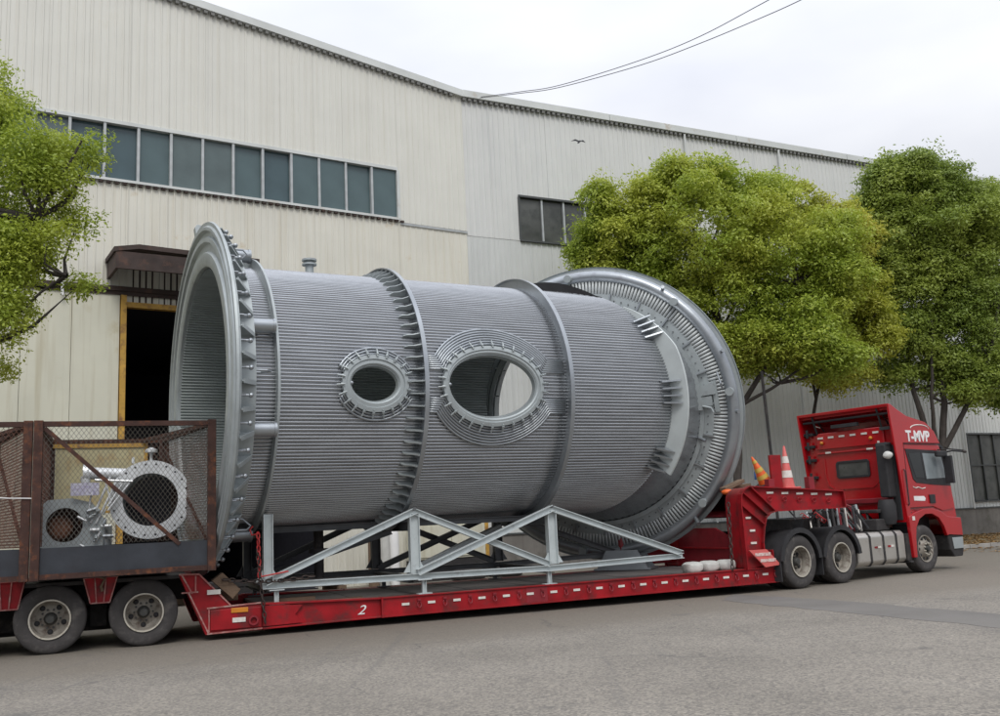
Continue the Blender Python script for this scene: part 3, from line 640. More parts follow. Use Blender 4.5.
part('bent_tube', fan(-.20, -.02, 1.02, .735, 7, .046, -1.50, 1.24, r=.0225, lift=.022), 'silver', VS, smooth=2, kind='stuff')
part('bent_tube', fan(-2.40, -.045, .60, .49, 3, .05, None, -1.62, r=.0215, lift=.02), 'silver', VS, smooth=2, kind='stuff')
# -- nozzle on top, small fittings
tz = MB().rev([(2.20, .001), (2.20, .135), (2.52, .135), (2.52, .235), (2.57, .235), (2.57, .12), (2.66, .12), (2.66, .235), (2.72, .235), (2.72, .001)], 24, ax=(0, 0, 1), closed=False)
o = part('top_nozzle', tz, 'silver_dull', VS, smooth=True); o.location = (-2.80, .0, 1.07); o.scale = (.58, .58, .58)
p0 = MB()
for k in range(2): p0.box(-3.3+.23*k, -3.18+.23*k, -.30, -.24, -2.28, -2.22)
part('weld_pad', p0, 'whitepaint', VS)
bs = MB(); NBk = 16
for i in range(NBk+1):
    t = i/NBk; x = 1.40+1.62*t; a = R_(84-22*t); h_ = .17*math.sin(PI*min(1, t*1.05)**.9)+.01
    for dr_, da in ((.03, 0), (.03+h_, 0), (.03+h_, R_(.8)), (.03, R_(.8))): bs.v.append(vp(x, a+da, RV+dr_))
for i in range(NBk):
    for j in range(4): j2 = (j+1) % 4; bs.f.append((i*4+j, (i+1)*4+j, (i+1)*4+j2, i*4+j2))
part('dark_gap_crescent', bs, 'black', VS, smooth=True)  # dark crescent added to stand for the shadowed gap above the barrel
# -- mitre collar (near side arc) with gusset groups
def mp(a, r, dx=0): u_ = r*math.cos(a); z_ = r*math.sin(a); return (MA+MBc*u_+MC*z_+dx, -u_, z_)
cl = MB(); NA = 60; A0, A1 = -39, 50; k = 0
for i in range(NA+1):
    a = R_(A0+(A1-A0)*i/NA); t = (A0+(A1-A0)*i/NA); wd = .35*(1 if t < 18 else max(.10, 1-(t-18)/36))
    for dx, r in ((.0, RV-.02), (.0, RV+wd), (.03, RV+wd), (.03, RV-.02)): cl.v.append(mp(a, r, dx))
for i in range(NA):
    for j in range(4): j2 = (j+1) % 4; cl.f.append((i*4+j, (i+1)*4+j, (i+1)*4+j2, i*4+j2))
cl.f += [(0, 1, 2, 3), (NA*4+3, NA*4+2, NA*4+1, NA*4)]
part('collar_plate', cl, 'collar', VS, smooth=True)
for t0 in (31, -2, -34):
    for k in range(4):
        a = R_(t0+3.3*(k-1.5)); P0_ = Vector(mp(a, RV+.0)); n_ = Vector((0, -math.cos(a), math.sin(a))); tg = Vector((0, math.sin(a), math.cos(a)))*.016
        q = [P0_+n_*.02+Vector((-.22, 0, 0)), P0_+n_*.27+Vector((-.02+.37*.25, 0, 0)), P0_+n_*.02+Vector((0, 0, 0)), P0_+n_*.07+Vector((-.22, 0, 0))]
        q = [q[0], q[3], q[1], q[2]]
        part('gusset', MB().add([p+tg for p in q]+[p-tg for p in q], [(0, 1, 2, 3), (7, 6, 5, 4), (0, 4, 5, 1), (1, 5, 6, 2), (2, 6, 7, 3), (3, 7, 4, 0)]), 'silver', VS)
# -- mouth end: short second barrel turned 40 degrees and the big ring
RC = Vector((3.827, .627, -.124)); ny, nt_ = R_(40.0), R_(8.36)
RN = Vector((math.cos(ny)*math.cos(nt_), math.sin(ny)*math.cos(nt_), math.sin(nt_)))
E1 = RN.cross(Vector((0, 0, 1))).normalized(); E2 = E1.cross(RN).normalized()        # E1 points to the viewer's right, E2 up
def rp(a, r, t): return RC+RN*t+E1*(r*math.cos(a))+E2*(r*math.sin(a))
# second barrel: loft from the mitre ellipse to the ring's inner circle
lb_ = MB(); NS = 240; NL = 5
for i in range(NS):
    a = 2*PI*i/NS; p0_ = Vector(mp(a, RV)); 
    # matching angle on ring
    d_ = p0_-RC; a2 = math.atan2(d_.dot(E2), d_.dot(E1)); p1_ = rp(a2, 2.36, -.20)
    for off in (0, 1):
        for j in range(NL+1):
            p = p0_.lerp(p1_, j/NL); c_ = Vector((MA, 0, 0)).lerp(RC, j/NL); n_ = (p-c_).normalized(); lb_.v.append(tuple(p+n_*((.014 if i % 2 else -.006)-off*.05)))
W2 = (NL+1)*2
for i in range(NS):
    i2 = (i+1) % NS
    for off in (0, NL+1):
        for j in range(NL): lb_.f.append((i*W2+off+j, i2*W2+off+j, i2*W2+off+j+1, i*W2+off+j+1))
part('outlet_barrel', lb_, 'tube', VS, smooth=2, kind='stuff')
def ring(name, prof_, mt, n=160, **k): 
    mb = MB(); kk = len(prof_)
    for i in range(n):
        a = 2*PI*i/n
        for t, r in prof_: mb.v.append(tuple(rp(a, r, t)))
    for i in range(n):
        i2 = (i+1) % n
        for j in range(kk): j2 = (j+1) % kk; mb.f.append((i*kk+j, i2*kk+j, i2*kk+j2, i*kk+j2))
    return part(name, mb, mt, VS, smooth=True, **k)
ring('outer_rim', [(-.06, 3.00), (-.04, 3.19), (-.06, 3.22), (.03, 3.22), (.03, 3.00)], 'silver_dull')
torus = [(-.15+.135*math.cos(q), 3.00+.135*math.sin(q)) for q in [2*PI*j/14 for j in range(14)]]
ring('header_pipe', torus, 'silver')
ring('back_disc', [(-.10, 2.30), (-.07, 3.0), (-.03, 3.0), (-.03, 2.30)], 'silver_dull')
tb = MB(); NRT = 236
for i in range(NRT):
    a = 2*PI*i/NRT; tb.tube([rp(a, 2.58, -.19), rp(a, 2.62, -.225), rp(a, 2.89, -.215)], .0300, 8, caps=True)
part('radial_tube', tb, 'radial', VS, smooth=2, kind='stuff')
# box plates between barrel and radial tubes, each its own plate
NP = 24; skip = ()
for i in range(NP):
    a0 = 2*PI*i/NP+.006; a1 = 2*PI*(i+1)/NP-.006; step_ = -.02*(i % 2); mb = MB(); K = 6
    inner = 2.30
    for k in range(K+1):
        a = a0+(a1-a0)*k/K
        for t, r in ((-.27+step_, inner), (-.235+step_, 2.62), (-.10, 2.62), (-.10, inner)): mb.v.append(tuple(rp(a, r, t)))
    for k in range(K):
        for j in range(4): j2 = (j+1) % 4; mb.f.append((k*4+j, (k+1)*4+j, (k+1)*4+j2, k*4+j2))
    mb.f += [(0, 1, 2, 3), (K*4+3, K*4+2, K*4+1, K*4)]
    part('box_plate', mb, 'silver_dull', VS)
    a = a0-.006; part('rib_bar', MB().beam(rp(a, 2.34, -.30), rp(a, 2.64, -.27), .03, .05, up=RN), 'silver', VS)
    for rr in (2.40, 2.54):
        for aa in (a0+.04, a1-.04): pass
blt = MB()
for i in range(96):
    a = 2*PI*(i+.4)/96; blt.tube([rp(a, 2.50, -.25), rp(a, 2.50, -.285)], .014, 6)
part('plate_bolt', blt, 'darkbeam', VS, kind='stuff')
ring('inner_flange', [(-.33, 2.34), (-.33, 2.43), (-.30, 2.43), (-.30, 2.37), (-.22, 2.37), (-.22, 2.34)], 'silver_dull')
for a_, big in ((94, 1), (54, 0), (47, 1), (4, 1), (-4, 0), (-43, 1), (-50, 2), (140, 1), (185, 1), (-100, 1), (20, 0)):
    a = R_(a_)
    if big == 1: part('stub_cap', MB().tube([rp(a, 3.0, -.20), rp(a, 3.0, -.42)], .085, 14), 'silver_dull', VS, smooth=True)
    elif big == 0: part('stub_cap', MB().tube([rp(a, 3.08, -.20), rp(a, 3.14, -.34)], .04, 10), 'silver', VS, smooth=True)
    else: part('stub_pipe', MB().tube([rp(a, 3.06, -.20), rp(a, 3.22, -.42)], .045, 10), 'silver', VS, smooth=True)
# latch assembly on the plates at the near side
la = MB(); 
for (r0, r1, a0, a1, t) in ((2.36, 2.70, 4, 9, -.36), (2.40, 2.62, -1, 3.4, -.38), (2.66, 2.76, -4, 10, -.30), (2.30, 2.42, -3, 10, -.40)):
    pts_ = [(r0, a0), (r1, a0), (r1, a1), (r0, a1)]; la.add([rp(R_(a), r, t) for r, a in pts_]+[rp(R_(a), r, -.24) for r, a in pts_], [(0, 1, 2, 3), (7, 6, 5, 4), (0, 4, 5, 1), (1, 5, 6, 2), (2, 6, 7, 3), (3, 7, 4, 0)])
la.tube([rp(R_(-1), 2.42, -.40), rp(R_(-2), 2.60, -.44), rp(R_(-4), 2.64, -.44)], .025, 8)
part('latch', la, 'silver_dull', VS)
o = part('grab_rod', MB().tube([rp(R_(13), 2.84, -.3), rp(R_(8), 2.86, -.36), rp(R_(6), 2.86, -.3)], .02, 6), 'silver', VS)
part('pipe_fitting', MB().tube([rp(R_(-17), 2.36, -.34), rp(R_(-17.5), 2.52, -.42)], .035, 8), 'silver', VS, smooth=True)
# foot of the ring on the deck
ft = MB()
for sgn in (-.30, .30):
    ft.prism([(-.55, -3.32), (.55, -3.32), (.34, -2.95), (-.34, -2.95)], sgn-.02, sgn+.02)
ft.box(-.62, .62, -.36, .36, -3.36, -3.32)
o = part('ring_foot', ft, 'silver', VS); o.location = (RC.x+.35, RC.y-.25, RC.z-.03); o.rotation_euler = (0, 0, -R_(50)); 

# ================================================================== SUPPORT TRUSSES on the deck (trailer frame)
def truss(y, mt, label, h=(1.88, 1.86, 1.80)):
    t = thing('support_truss', label, 'truss', world(TR_O, TR_Y, 0, y), TR_Y, 'trusses under the vessel')
    zb = .765; S = (3.17, 5.63, 8.21, 10.86); m_ = mt
    part('bottom_chord', MB().ibeam((3.07, 0, zb), (8.25, 0, zb-.03), .12, .10), m_, t); part('bottom_chord', MB().ibeam((8.25, 0, zb-.03), (10.92, 0, .80), .12, .10), m_, t)
    part('post', MB().ibeam((S[0], 0, zb+.06), (S[0], 0, 1.90), .20, .15, up=(1, 0, 0)), m_, t)
    for k in (1, 2): part('post', MB().ibeam((S[k], .0, zb+.04), (S[k], .0, h[k]-.05), .15, .17, up=(1, 0, 0)), m_, t)
    for a, b, dy in (((3.12, .82), (5.66, h[1]), -.03), ((5.60, h[1]), (8.15, .80), .0), ((5.66, .82), (8.23, h[2]), -.06), ((8.19, h[2]-.0), (10.88, .84), -.03)):
        part('diagonal', MB().ibeam((a[0], dy, a[1]), (b[0], dy, b[1]), .12, .11), m_, t)
    for k in range(3):
        part('gusset_plate', MB().prism([(S[k]-.2, zb+.06), (S[k]+.2, zb+.06), (S[k]+.08, zb+.26), (S[k]-.08, zb+.26)], -.01, .01), m_, t)
    for x in (3.3, 5.78, 8.12): part('foot', MB().ibeam((x, 0, .47), (x, 0, .70), .07, .07, up=(1, 0, 0)).box(x-.12, x+.12, -.08, .08, .452, .47).box(x-.12, x+.12, -.08, .08, .685, .70), 'galv' if y < 1 else mt, t)
    for k in (1, 2): part('bolt', MB().tube([(S[k], -.1, h[k]+.03), (S[k], .1, h[k]+.03)], .03, 8), 'darkbeam', t)
    return t
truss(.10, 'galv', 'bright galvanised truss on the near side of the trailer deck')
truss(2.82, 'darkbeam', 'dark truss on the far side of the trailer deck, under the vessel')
cbm = thing('cradle_frame', 'dark cross beams and rails carrying the vessel between the two trusses', 'cradle', world(TR_O, TR_Y, 0, 0), TR_Y)
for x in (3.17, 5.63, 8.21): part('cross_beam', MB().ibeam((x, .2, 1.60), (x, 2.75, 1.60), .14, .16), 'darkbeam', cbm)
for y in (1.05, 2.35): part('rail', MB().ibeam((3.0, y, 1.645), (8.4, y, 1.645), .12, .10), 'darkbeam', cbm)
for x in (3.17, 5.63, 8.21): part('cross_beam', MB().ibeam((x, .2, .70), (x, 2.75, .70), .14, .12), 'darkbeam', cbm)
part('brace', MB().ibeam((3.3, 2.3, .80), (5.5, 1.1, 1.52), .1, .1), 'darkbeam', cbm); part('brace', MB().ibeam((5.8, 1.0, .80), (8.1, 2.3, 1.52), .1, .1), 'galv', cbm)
part('jack', MB().tube([(4.3, 1.7, .76), (4.3, 1.7, 1.60)], .09, 12).rev([(.0, .14), (.0, .18), (.08, .18), (.08, .14)], 16, o=(4.3, 1.7, 1.2), ax=(0, 0, 1)), 'chassis', cbm, smooth=True)

# ================================================================== LOWBED TRAILER (trailer frame; y=0 is the near side)
TL = thing('lowbed_trailer', 'long red lowbed trailer with dropped deck and raised gooseneck carrying the vessel', 'trailer', TR_O, TR_Y)
def wheel(parent, x, y, R, rz=0, style='trailer', both=True):
    """outer face towards -y"""
    t = part('tyre', MB().rev([(-.135, R*.56), (-.15, R*.62), (-.165, R*.78), (-.15, R*.93), (-.13, R*.975), (-.115, R*.99), (-.055, R), (-.05, R*.975), (-.035, R*.975), (-.03, R), (.03, R), (.035, R*.975), (.05, R*.975), (.055, R), (.115, R*.99), (.13, R*.975), (.15, R*.93), (.165, R*.78), (.15, R*.62), (.135, R*.56)], 56, ax=(0, 1, 0)), 'tyre', parent, smooth=True)
    t.location = (x, y+.165, R)
    if style == 'steer':
        rm = MB().rev([(-.13, R*.575), (-.155, R*.575), (-.15, R*.53), (-.09, R*.50), (-.13, R*.36), (-.19, R*.30), (-.19, R*.20), (-.12, R*.19), (-.12, .001), (-.05, .001), (-.05, R*.575)], 40, ax=(0, 1, 0), closed=True)
        r_ = part('rim', rm, 'rim', t, smooth=True)
        hm = MB()
        for i in range(10): a = 2*PI*i/10; hm.sphere((R*.43*math.cos(a), -.125, R*.43*math.sin(a)), .035, 8, 5, (1, .5, 1))
        part('hand_hole', hm, 'black', r_)
        nm = MB()
        for i in range(10): a = 2*PI*(i+.5)/10; nm.tube([(R*.25*math.cos(a), -.18, R*.25*math.sin(a)), (R*.25*math.cos(a), -.225, R*.25*math.sin(a))], .018, 6)
        part('wheel_nut', nm, 'rimedge', r_)
        part('hub', MB().rev([(-.24, .001), (-.24, R*.10), (-.19, R*.13), (-.12, R*.15), (-.12, .001)], 16, ax=(0, 1, 0), closed=False), 'hub', t, smooth=True)
    else:
        rm = MB().rev([(-.125, R*.575), (-.165, R*.575), (-.165, R*.545), (-.12, R*.53), (-.10, R*.50), (.02, R*.49), (.05, R*.40), (.035, R*.22), (.035, .001), (.07, .001), (.07, R*.575)], 40, ax=(0, 1, 0))
        r_ = part('rim', rm, 'rim', t, smooth=True)
        part('rim_edge', MB().rev([(-.168, R*.578), (-.168, R*.535), (-.158, R*.535), (-.158, R*.578)], 40, ax=(0, 1, 0)), 'rimedge', r_, smooth=True)
        ph = random.uniform(0, 1)
        for i in range(5):
            a = 2*PI*i/5+ph; o = part('hand_hole', MB().sphere((0, 0, 0), .040, 10, 6, (1, .5, 1)), 'black', r_); o.location = (R*.385*math.cos(a), .035, R*.385*math.sin(a))
        nm = MB()
        for i in range(10): a = 2*PI*i/10; nm.tube([(R*.27*math.cos(a), .04, R*.27*math.sin(a)), (R*.27*math.cos(a), .0, R*.27*math.sin(a))], .017, 6)
        part('wheel_nut', nm, 'hub', r_)
        part('hub', MB().rev([(-.10, .001), (-.10, R*.11), (-.06, R*.16), (.04, R*.19), (.04, .001)], 20, ax=(0, 1, 0), closed=False), 'hub', t, smooth=True)
    if both:
        t2 = part('tyre', MB().rev([(-.13, R*.56), (-.15, R*.8), (-.12, R*.98), (.12, R*.98), (.15, R*.8), (.13, R*.56)], 32, ax=(0, 1, 0)), 'tyre', parent, smooth=True); t2.location = (x, y+.52, R)
    return t
for x in (-2.6, -1.30, 0.0, 1.30):
    wheel(TL, x, .0, .50)
    wheel(TL, x, 2.13, .50)
    part('axle', MB().tube([(x, .3, .5), (x, 2.6, .5)], .08, 12), 'chassis', TL, smooth=True)
# chassis over the bogie
ch = MB().box(-3.6, 1.95, .75, .95, .62, 1.0); ch.box(-3.6, 1.95, 2.05, 2.25, .62, 1.0); ch.box(-3.6, 1.95, .05, 2.95, .97, 1.03)
part('bogie_frame_and_filler', ch, 'chassis', TL, bevel=.01)
for x in (-1.95, -.65, .65): part('spring_hanger', MB().box(x-.12, x+.12, .72, .95, .30, .65).box(x-.35, x+.35, .78, .9, .46, .54), 'chassis', TL)
# red flared side brackets between the wheels
for x, wt, wb, zt, zb, lb in ((.68, .235, .135, 1.065, .69, None), (-.60, .25, .17, 1.08, .68, None), (-1.95, .235, .135, 1.065, .69, None)):
    b = MB().prism([(x-wb, zb), (x+wb, zb), (x+wt, zt), (x-wt, zt)], .02, .35); o = part('side_bracket', b, 'red', TL, bevel=.006)
    e = MB(); 
    for (a, c) in (((x-wt, zt), (x+wt, zt)), ((x-wt, zt), (x-wb, zb)), ((x+wt, zt), (x+wb, zb)), ((x-wb, zb), (x+wb, zb)), ((x-.08, zt), (x-.05, zb)), ((x+.08, zt), (x+.05, zb))): e.beam((a[0], .005, a[1]), (c[0], .005, c[1]), .016, .018)
    part('bracket_edge', e, 'edgeworn', o)
    part('step_rung', MB().tube([(x-.1, -.01, zt+.06), (x+.12, -.01, zt+.08)], .012, 6), 'reflector', o)
part('strap', MB().tube([(.60, -.02, 1.10), (.74, -.03, 1.04), (.69, -.03, .93), (.71, -.02, .86)], .022, 6), 'wood', TL)
# front slope of the bogie down to the deck
sp = MB().prism([(1.80, 1.03), (2.12, 1.01), (2.60, .50), (3.06, .50), (3.06, .10), (2.20, .09), (2.05, .45)], -.01, .32)
o = part('neck_side', sp, 'red', TL, bevel=.008)
e = MB()
for a, c in (((1.80, 1.03), (2.10, 1.02)), ((2.10, 1.02), (2.58, .51)), ((1.84, .75), (2.09, .75)), ((1.84, 1.03), (2.00, .73)), ((1.95, .74), (2.25, .10)), ((2.25, .13), (2.25, .47)), ((2.05, 1.0), (2.05, .76)), ((2.22, .49), (3.05, .52)), ((2.22, .105), (3.06, .125))): e.beam((a[0], -.02, a[1]), (c[0], -.02, c[1]), .02, .022)
part('weld_rib', e, 'edgeworn', o)
part('side_box', MB().box(2.27, 3.04, -.045, -.012, .15, .46), 'red', o, bevel=.01)
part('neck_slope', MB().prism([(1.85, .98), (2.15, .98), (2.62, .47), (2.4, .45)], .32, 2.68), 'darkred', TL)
part('neck_side', MB().prism([(1.80, 1.03), (2.12, 1.01), (2.60, .50), (3.06, .50), (3.06, .10), (2.20, .09), (2.05, .45)], 2.68, 3.0), 'red', TL)
part('marker_lamp', MB().box(2.58, 2.84, -.06, -.045, .395, .47), 'amber', TL, bevel=.005)
for x0, z0 in ((2.22, .70), (2.60, .25)): part('reflector', MB().box(x0, x0+.2, -.058, -.02, z0, z0+.07), 'reflector', TL)
part('timber', MB().prism([(2.30, .90), (2.62, .60), (2.74, .74), (2.46, 1.02)], .06, .34), 'wood', TL, bevel=.01); part('timber', MB().box(2.30, 2.75, .5, .8, .55, .70), 'wood', TL, bevel=.01)
for x in (2.92, ): part('pin_ring', MB().rev([(-.03, .05), (-.03, .075), (.03, .075), (.03, .05)], 20, o=(x, -.06, .26), ax=(0, 1, 0)), 'darkred', TL, smooth=True)
# deck side: open I section with the painted 2, then box section
def side(y0, sgn, mt):
    a = MB().box(3.07, 5.00, y0, y0+.20*sgn, .50, .545) if sgn > 0 else MB().box(3.07, 5.0, y0-.2, y0, .50, .545)
    yy = sorted((y0, y0+.20*sgn)); yw = sorted((y0+.05*sgn, y0+.075*sgn))
    m_ = MB().prism([(3.07, .475), (5.0, .425), (5.0, .455), (3.07, .51)], *yy); m_.prism([(3.07, .10), (5.0, .13), (5.0, .155), (3.07, .13)], *yy); m_.prism([(3.07, .13), (5.0, .155), (5.0, .425), (3.07, .475)], *yw)
    m_.prism([(3.07, .14), (3.50, .145), (3.50, .46), (3.07, .468)], yy[0]+.012, yw[0])
    o = part('side_beam', m_, mt, TL, bevel=.005)
    m2 = MB().prism([(5.01, .135), (13.02, .175), (13.05, .20), (13.05, .44), (13.0, .465), (5.01, .45)], min(y0, y0+.22*sgn), max(y0, y0+.22*sgn))
    p2 = part('side_beam', m2, mt, TL, bevel=.012)
    m3 = MB().beam((5.01, y0-.012*sgn, .445), (13.0, y0-.012*sgn, .46), .03, .020); m3.beam((5.01, y0-.012*sgn, .14), (13.0, y0-.012*sgn, .178), .03, .020); m3.box(5.0, 5.03, y0-.02, y0+.2, .125, .46)
    part('edge_strip', m3, mt, p2)
    return p2
bm_ = side(0, 1, 'red'); side(3.0, -1, 'red')
for x in (3.27, 3.42): part('pin_hole', MB().tube([(x, -.004, .33), (x, .06, .33)], .035, 12), 'chassis', TL, smooth=True)
part('tie_plate', MB().prism([(3.08, .15), (3.70, .16), (3.58, .30), (3.70, .44), (3.08, .46)], -.006, .03), 'red', TL)
two = textobj('2', .21, 'whitepaint', TL, (4.60, .046, .205), name='painted_number', ext=.003, shear=.35, sx=1.25)
k = 0
for i in range(17):
    x = 5.35+i*.455
    z = .315+.0015*i
    part('reflector', MB().box(x, x+.13, -.012, .0, z-.018, z+.022), 'reflector', TL)
    if i % 1 == 0:
        xh = x+.30; rg = MB().tube([(xh+.032*math.sin(2*PI*q/14), -.03-.012*math.cos(2*PI*q/14), z-.02-.048*math.cos(2*PI*q/14)) for q in range(14)], .008, 6, closed=True); rg.box(xh-.03, xh+.03, -.035, 0, z+.04, z+.07)
        part('lashing_ring', rg, 'darkred', TL, smooth=True)
part('faded_patch', MB().box(7.62, 8.02, -.004, .0, .17, .43), 'darkred', TL)
for i in range(19):
    x = 3.1+i*.52; o = part('deck_plank', MB().box(x+.006, x+.512, .21, 2.79, .39-.004*(i % 3), .436+.001*i+.003*(i % 2)), 'deckplank', TL)
part('bogie_frame_and_filler', MB().box(-3.4, 1.7, .98, 2.02, .22, .96), 'chassis', TL)  # filler box added beneath the bogie to darken the space between the wheels
part('centre_spine', MB().box(2.3, 13.0, 1.0, 2.0, .16, .385), 'chassis', TL)
# gooseneck
Gp = [(12.24, .45), (12.22, 1.72), (12.25, 1.90), (12.33, 2.00), (12.45, 2.06), (14.76, 1.895), (14.78, 1.54), (13.05, 1.535), (12.90, 1.50), (12.80, 1.42), (12.74, 1.25), (12.68, .95), (12.68, .80), (12.98, .53)]
for y0, y1, mt in ((.0, .05, 'red'), (2.95, 3.0, 'red')):
    o = part('gooseneck_cheek', MB().prism(Gp, y0, y1), mt, TL, bevel=.008)
    if y0 == 0:
        # outer flange following the outline
        e = MB()
        for a, c in zip(Gp[:7], Gp[1:7]): e.beam((a[0], -.035, a[1]), (c[0], -.035, c[1]), .10, .03, up=(0, 1, 0)) if False else e.prism([a, c, (c[0]-(c[1]-a[1])*.0+.0, c[1]), a][:2]+[(c[0]+.022*( (c[1]-a[1])/max(1e-6, math.hypot(c[0]-a[0], c[1]-a[1]))), c[1]-.022*((c[0]-a[0])/max(1e-6, math.hypot(c[0]-a[0], c[1]-a[1])))), (a[0]+.022*((c[1]-a[1])/max(1e-6, math.hypot(c[0]-a[0], c[1]-a[1]))), a[1]-.022*((c[0]-a[0])/max(1e-6, math.hypot(c[0]-a[0], c[1]-a[1]))))], -.09, .0)
        part('flange', e, 'red', o)
        e = MB()
        for a, c in zip(Gp[6:12], Gp[7:13]):
            L_ = max(1e-6, math.hypot(c[0]-a[0], c[1]-a[1])); nx_, nz_ = (c[1]-a[1])/L_*.022, -(c[0]-a[0])/L_*.022
            e.prism([a, c, (c[0]+nx_, c[1]+nz_), (a[0]+nx_, a[1]+nz_)], -.09, .0)
        part('flange', e, 'red', o)
        e = MB(); e.beam((12.28, -.045, 1.95), (12.86, -.045, 1.46), .022, .09, up=(0, 1, 0)); e.beam((12.26, -.045, 1.68), (12.76, -.045, 1.28), .022, .09, up=(0, 1, 0)); e.beam((12.5, -.045, 2.03), (13.02, -.045, 1.56), .022, .09, up=(0, 1, 0))
        part('stiffener', e, 'red', o)
        part('ramp_plate', MB().prism([(12.27, .82), (12.68, .82), (12.98, .51), (12.62, .48)], -.14, -.10), 'conered', o)
        part('reflector', MB().box(12.35, 12.47, -.02, 0, 1.42, 1.46).box(12.42, 12.54, -.02, 0, 1.17, 1.21).box(12.42, 12.55, -.02, 0, .93, .97), 'reflector', o)
        for i in range(5): part('reflector', MB().box(12.9+i*.36, 13.06+i*.36, -.015, 0, 1.89-.02*i, 1.93-.02*i), 'reflector', o); part('lashing_ring', MB().tube([(12.95+i*.36+.05*math.sin(2*PI*q/12), -.03, 1.79-.02*i-.04*math.cos(2*PI*q/12)) for q in range(12)], .009, 6, closed=True), 'red', o)
M['wornred'] = mat('worn_lettering_red', (.42, .10, .09), .6, 0, .1, 5, c2=(.62, .50, .46), f2=.75, s2=22)
for r_ in range(2): part('worn_paint_band', MB().box(12.40+r_*.11, 12.76+r_*.11, -.147, -.139, 70e-2-r_*.12, .76-r_*.12), 'wornred', TL)
part('gooseneck_top', MB().prism([(12.62, 2.02), (14.76, 1.87), (14.76, 1.84), (12.62, 1.99)], .05, 2.95), 'red', TL)
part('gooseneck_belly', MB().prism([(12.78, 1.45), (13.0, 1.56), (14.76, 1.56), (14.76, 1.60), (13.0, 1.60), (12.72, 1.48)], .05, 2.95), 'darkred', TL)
colp = [(12.26, .46), (12.24, 1.72), (12.27, 1.89), (12.35, 1.98), (12.46, 2.03), (12.70, 2.01), (12.71, .46)]
part('gooseneck_column', MB().prism(colp, .055, .50), 'red', TL, bevel=.03, smooth=True); part('gooseneck_column', MB().prism(colp, 2.50, 2.945), 'red', TL, bevel=.03)
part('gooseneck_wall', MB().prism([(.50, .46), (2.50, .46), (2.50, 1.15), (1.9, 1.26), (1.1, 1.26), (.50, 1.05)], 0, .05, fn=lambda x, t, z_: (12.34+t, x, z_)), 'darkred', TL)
part('weld_rib', MB().box(12.31, 12.34, .5, 2.5, .84, .87), 'red', TL)
part('gooseneck_end', MB().box(14.72, 14.775, .05, 2.95, 1.56, 1.88), 'red', TL)
part('tie_beam', MB().box(11.0, 12.72, 2.70, 2.95, .53, 1.15), 'darkred', TL, bevel=.06)
part('tie_beam', MB().box(11.0, 12.72, 2.66, 2.70, .80, .83), 'red', TL)
for x, z0, z1 in ((13.40, 2.0, 2.2), (14.42, 1.9, 2.22)): part('stake_pocket', MB().box(x, x+.14, .55, .70, z0-.05, z1), 'darkred', TL, bevel=.005)
# sacks on the deck, timbers, chains
for i, x in enumerate((11.25, 11.62, 12.02)):
    lb = ('white stone-like sack at the left of three on the deck by the ring', 'white sack in the middle of three on the deck by the ring', 'white sack nearest to the gooseneck leg on the deck')[i]
    s_ = MB().sphere((0, 0, .10), .19, 18, 11, (1, .8, .62)); pw = lambda v, m_: math.copysign(abs(v/m_)**.55*m_, v)
    s_.v = [(pw(x_, .19)+.012*math.sin(23*z_+i), pw(y_, .152)+.014*math.sin(21*x_+i), .095+pw(z_-.10, .118)*.85+.012*math.sin(19*x_+17*y_+i)) for x_, y_, z_ in s_.v]
    o = part('sack', s_, 'sack', smooth=True); o.location = world(TR_O, TR_Y, x, .32, .452); o.rotation_euler = (0, 0, TR_Y+.2*i); tag(o, lb, 'sack', 'sacks on the trailer deck')
for i, (x0, x1, y, z0, lb) in enumerate(((3.35, 3.95, .22, .445, 'short weathered timber block on the deck edge under the left truss foot'), (3.98, 4.75, .22, .446, 'thin timber plank lying on the deck edge right of the timber block'))):
    o = part('timber_block', MB().box(0, x1-x0, 0, .14, 0, .10 if i == 0 else .03), 'wood', bevel=.008); o.location = world(TR_O, TR_Y, x0, y, z0); o.rotation_euler = (0, 0, TR_Y); tag(o, lb, 'timber')
def chain(name, lb, p, q, r, wr, mt, sag=0, cat='chain'):
    root = thing(name, lb, cat, p); p = Vector(p); q = Vector(q); L_ = (q-p).length; n = max(3, int(L_/(r*2.6))); lk = None
    for i in range(n):
        t = (i+.5)/n; c_ = p.lerp(q, t)-p; c_.z -= sag*4*t*(1-t); d = (q-p).normalized()
        if lk is None:
            pts = [(r*1.6*math.cos(2*PI*j/12), r*.8*math.sin(2*PI*j/12), 0) for j in range(12)]; lk = part('chain_link', MB().tube(pts, wr, 5, closed=True), mt, root, smooth=True); o = lk
        else: o = copyof(lk, root)
        o.location = c_; qt = Vector(d).to_track_quat('X', 'Z'); o.rotation_euler = (qt @ Matrix.Rotation(PI/2*(i % 2)+.3, 4, 'X').to_quaternion()).to_euler()
    return root
W3 = lambda x, y, z: tuple(world(TR_O, TR_Y, x, y, z))
c_ = chain('lashing_chain', 'red lashing chain and hook hanging left of the first truss post', W3(3.00, -.03, 1.62), W3(3.02, -.05, .9), .035, .012, 'redchain')
part('hook', MB().tube([(.02, 0, -.02), (-.10, 0, -.04), (-.13, 0, .05), (-.08, 0, .10)], .014, 6), 'redchain', c_)
part('ratchet_bar', MB().tube([(.03, 0, -.70), (.45, .15, -.64)], .014, 6), 'redchain', c_)
chain('lashing_chain', 'dark rusty chain draped down over the red deck end beside the red chain', W3(2.98, -.06, 1.35), W3(3.10, -.08, .20), .032, .010, 'chain')
chain('lashing_chain', 'slack dark chain lying along the truss chord near its left foot', W3(2.45, .0, .92), W3(3.9, .02, .88), .035, .011, 'chain', .06)
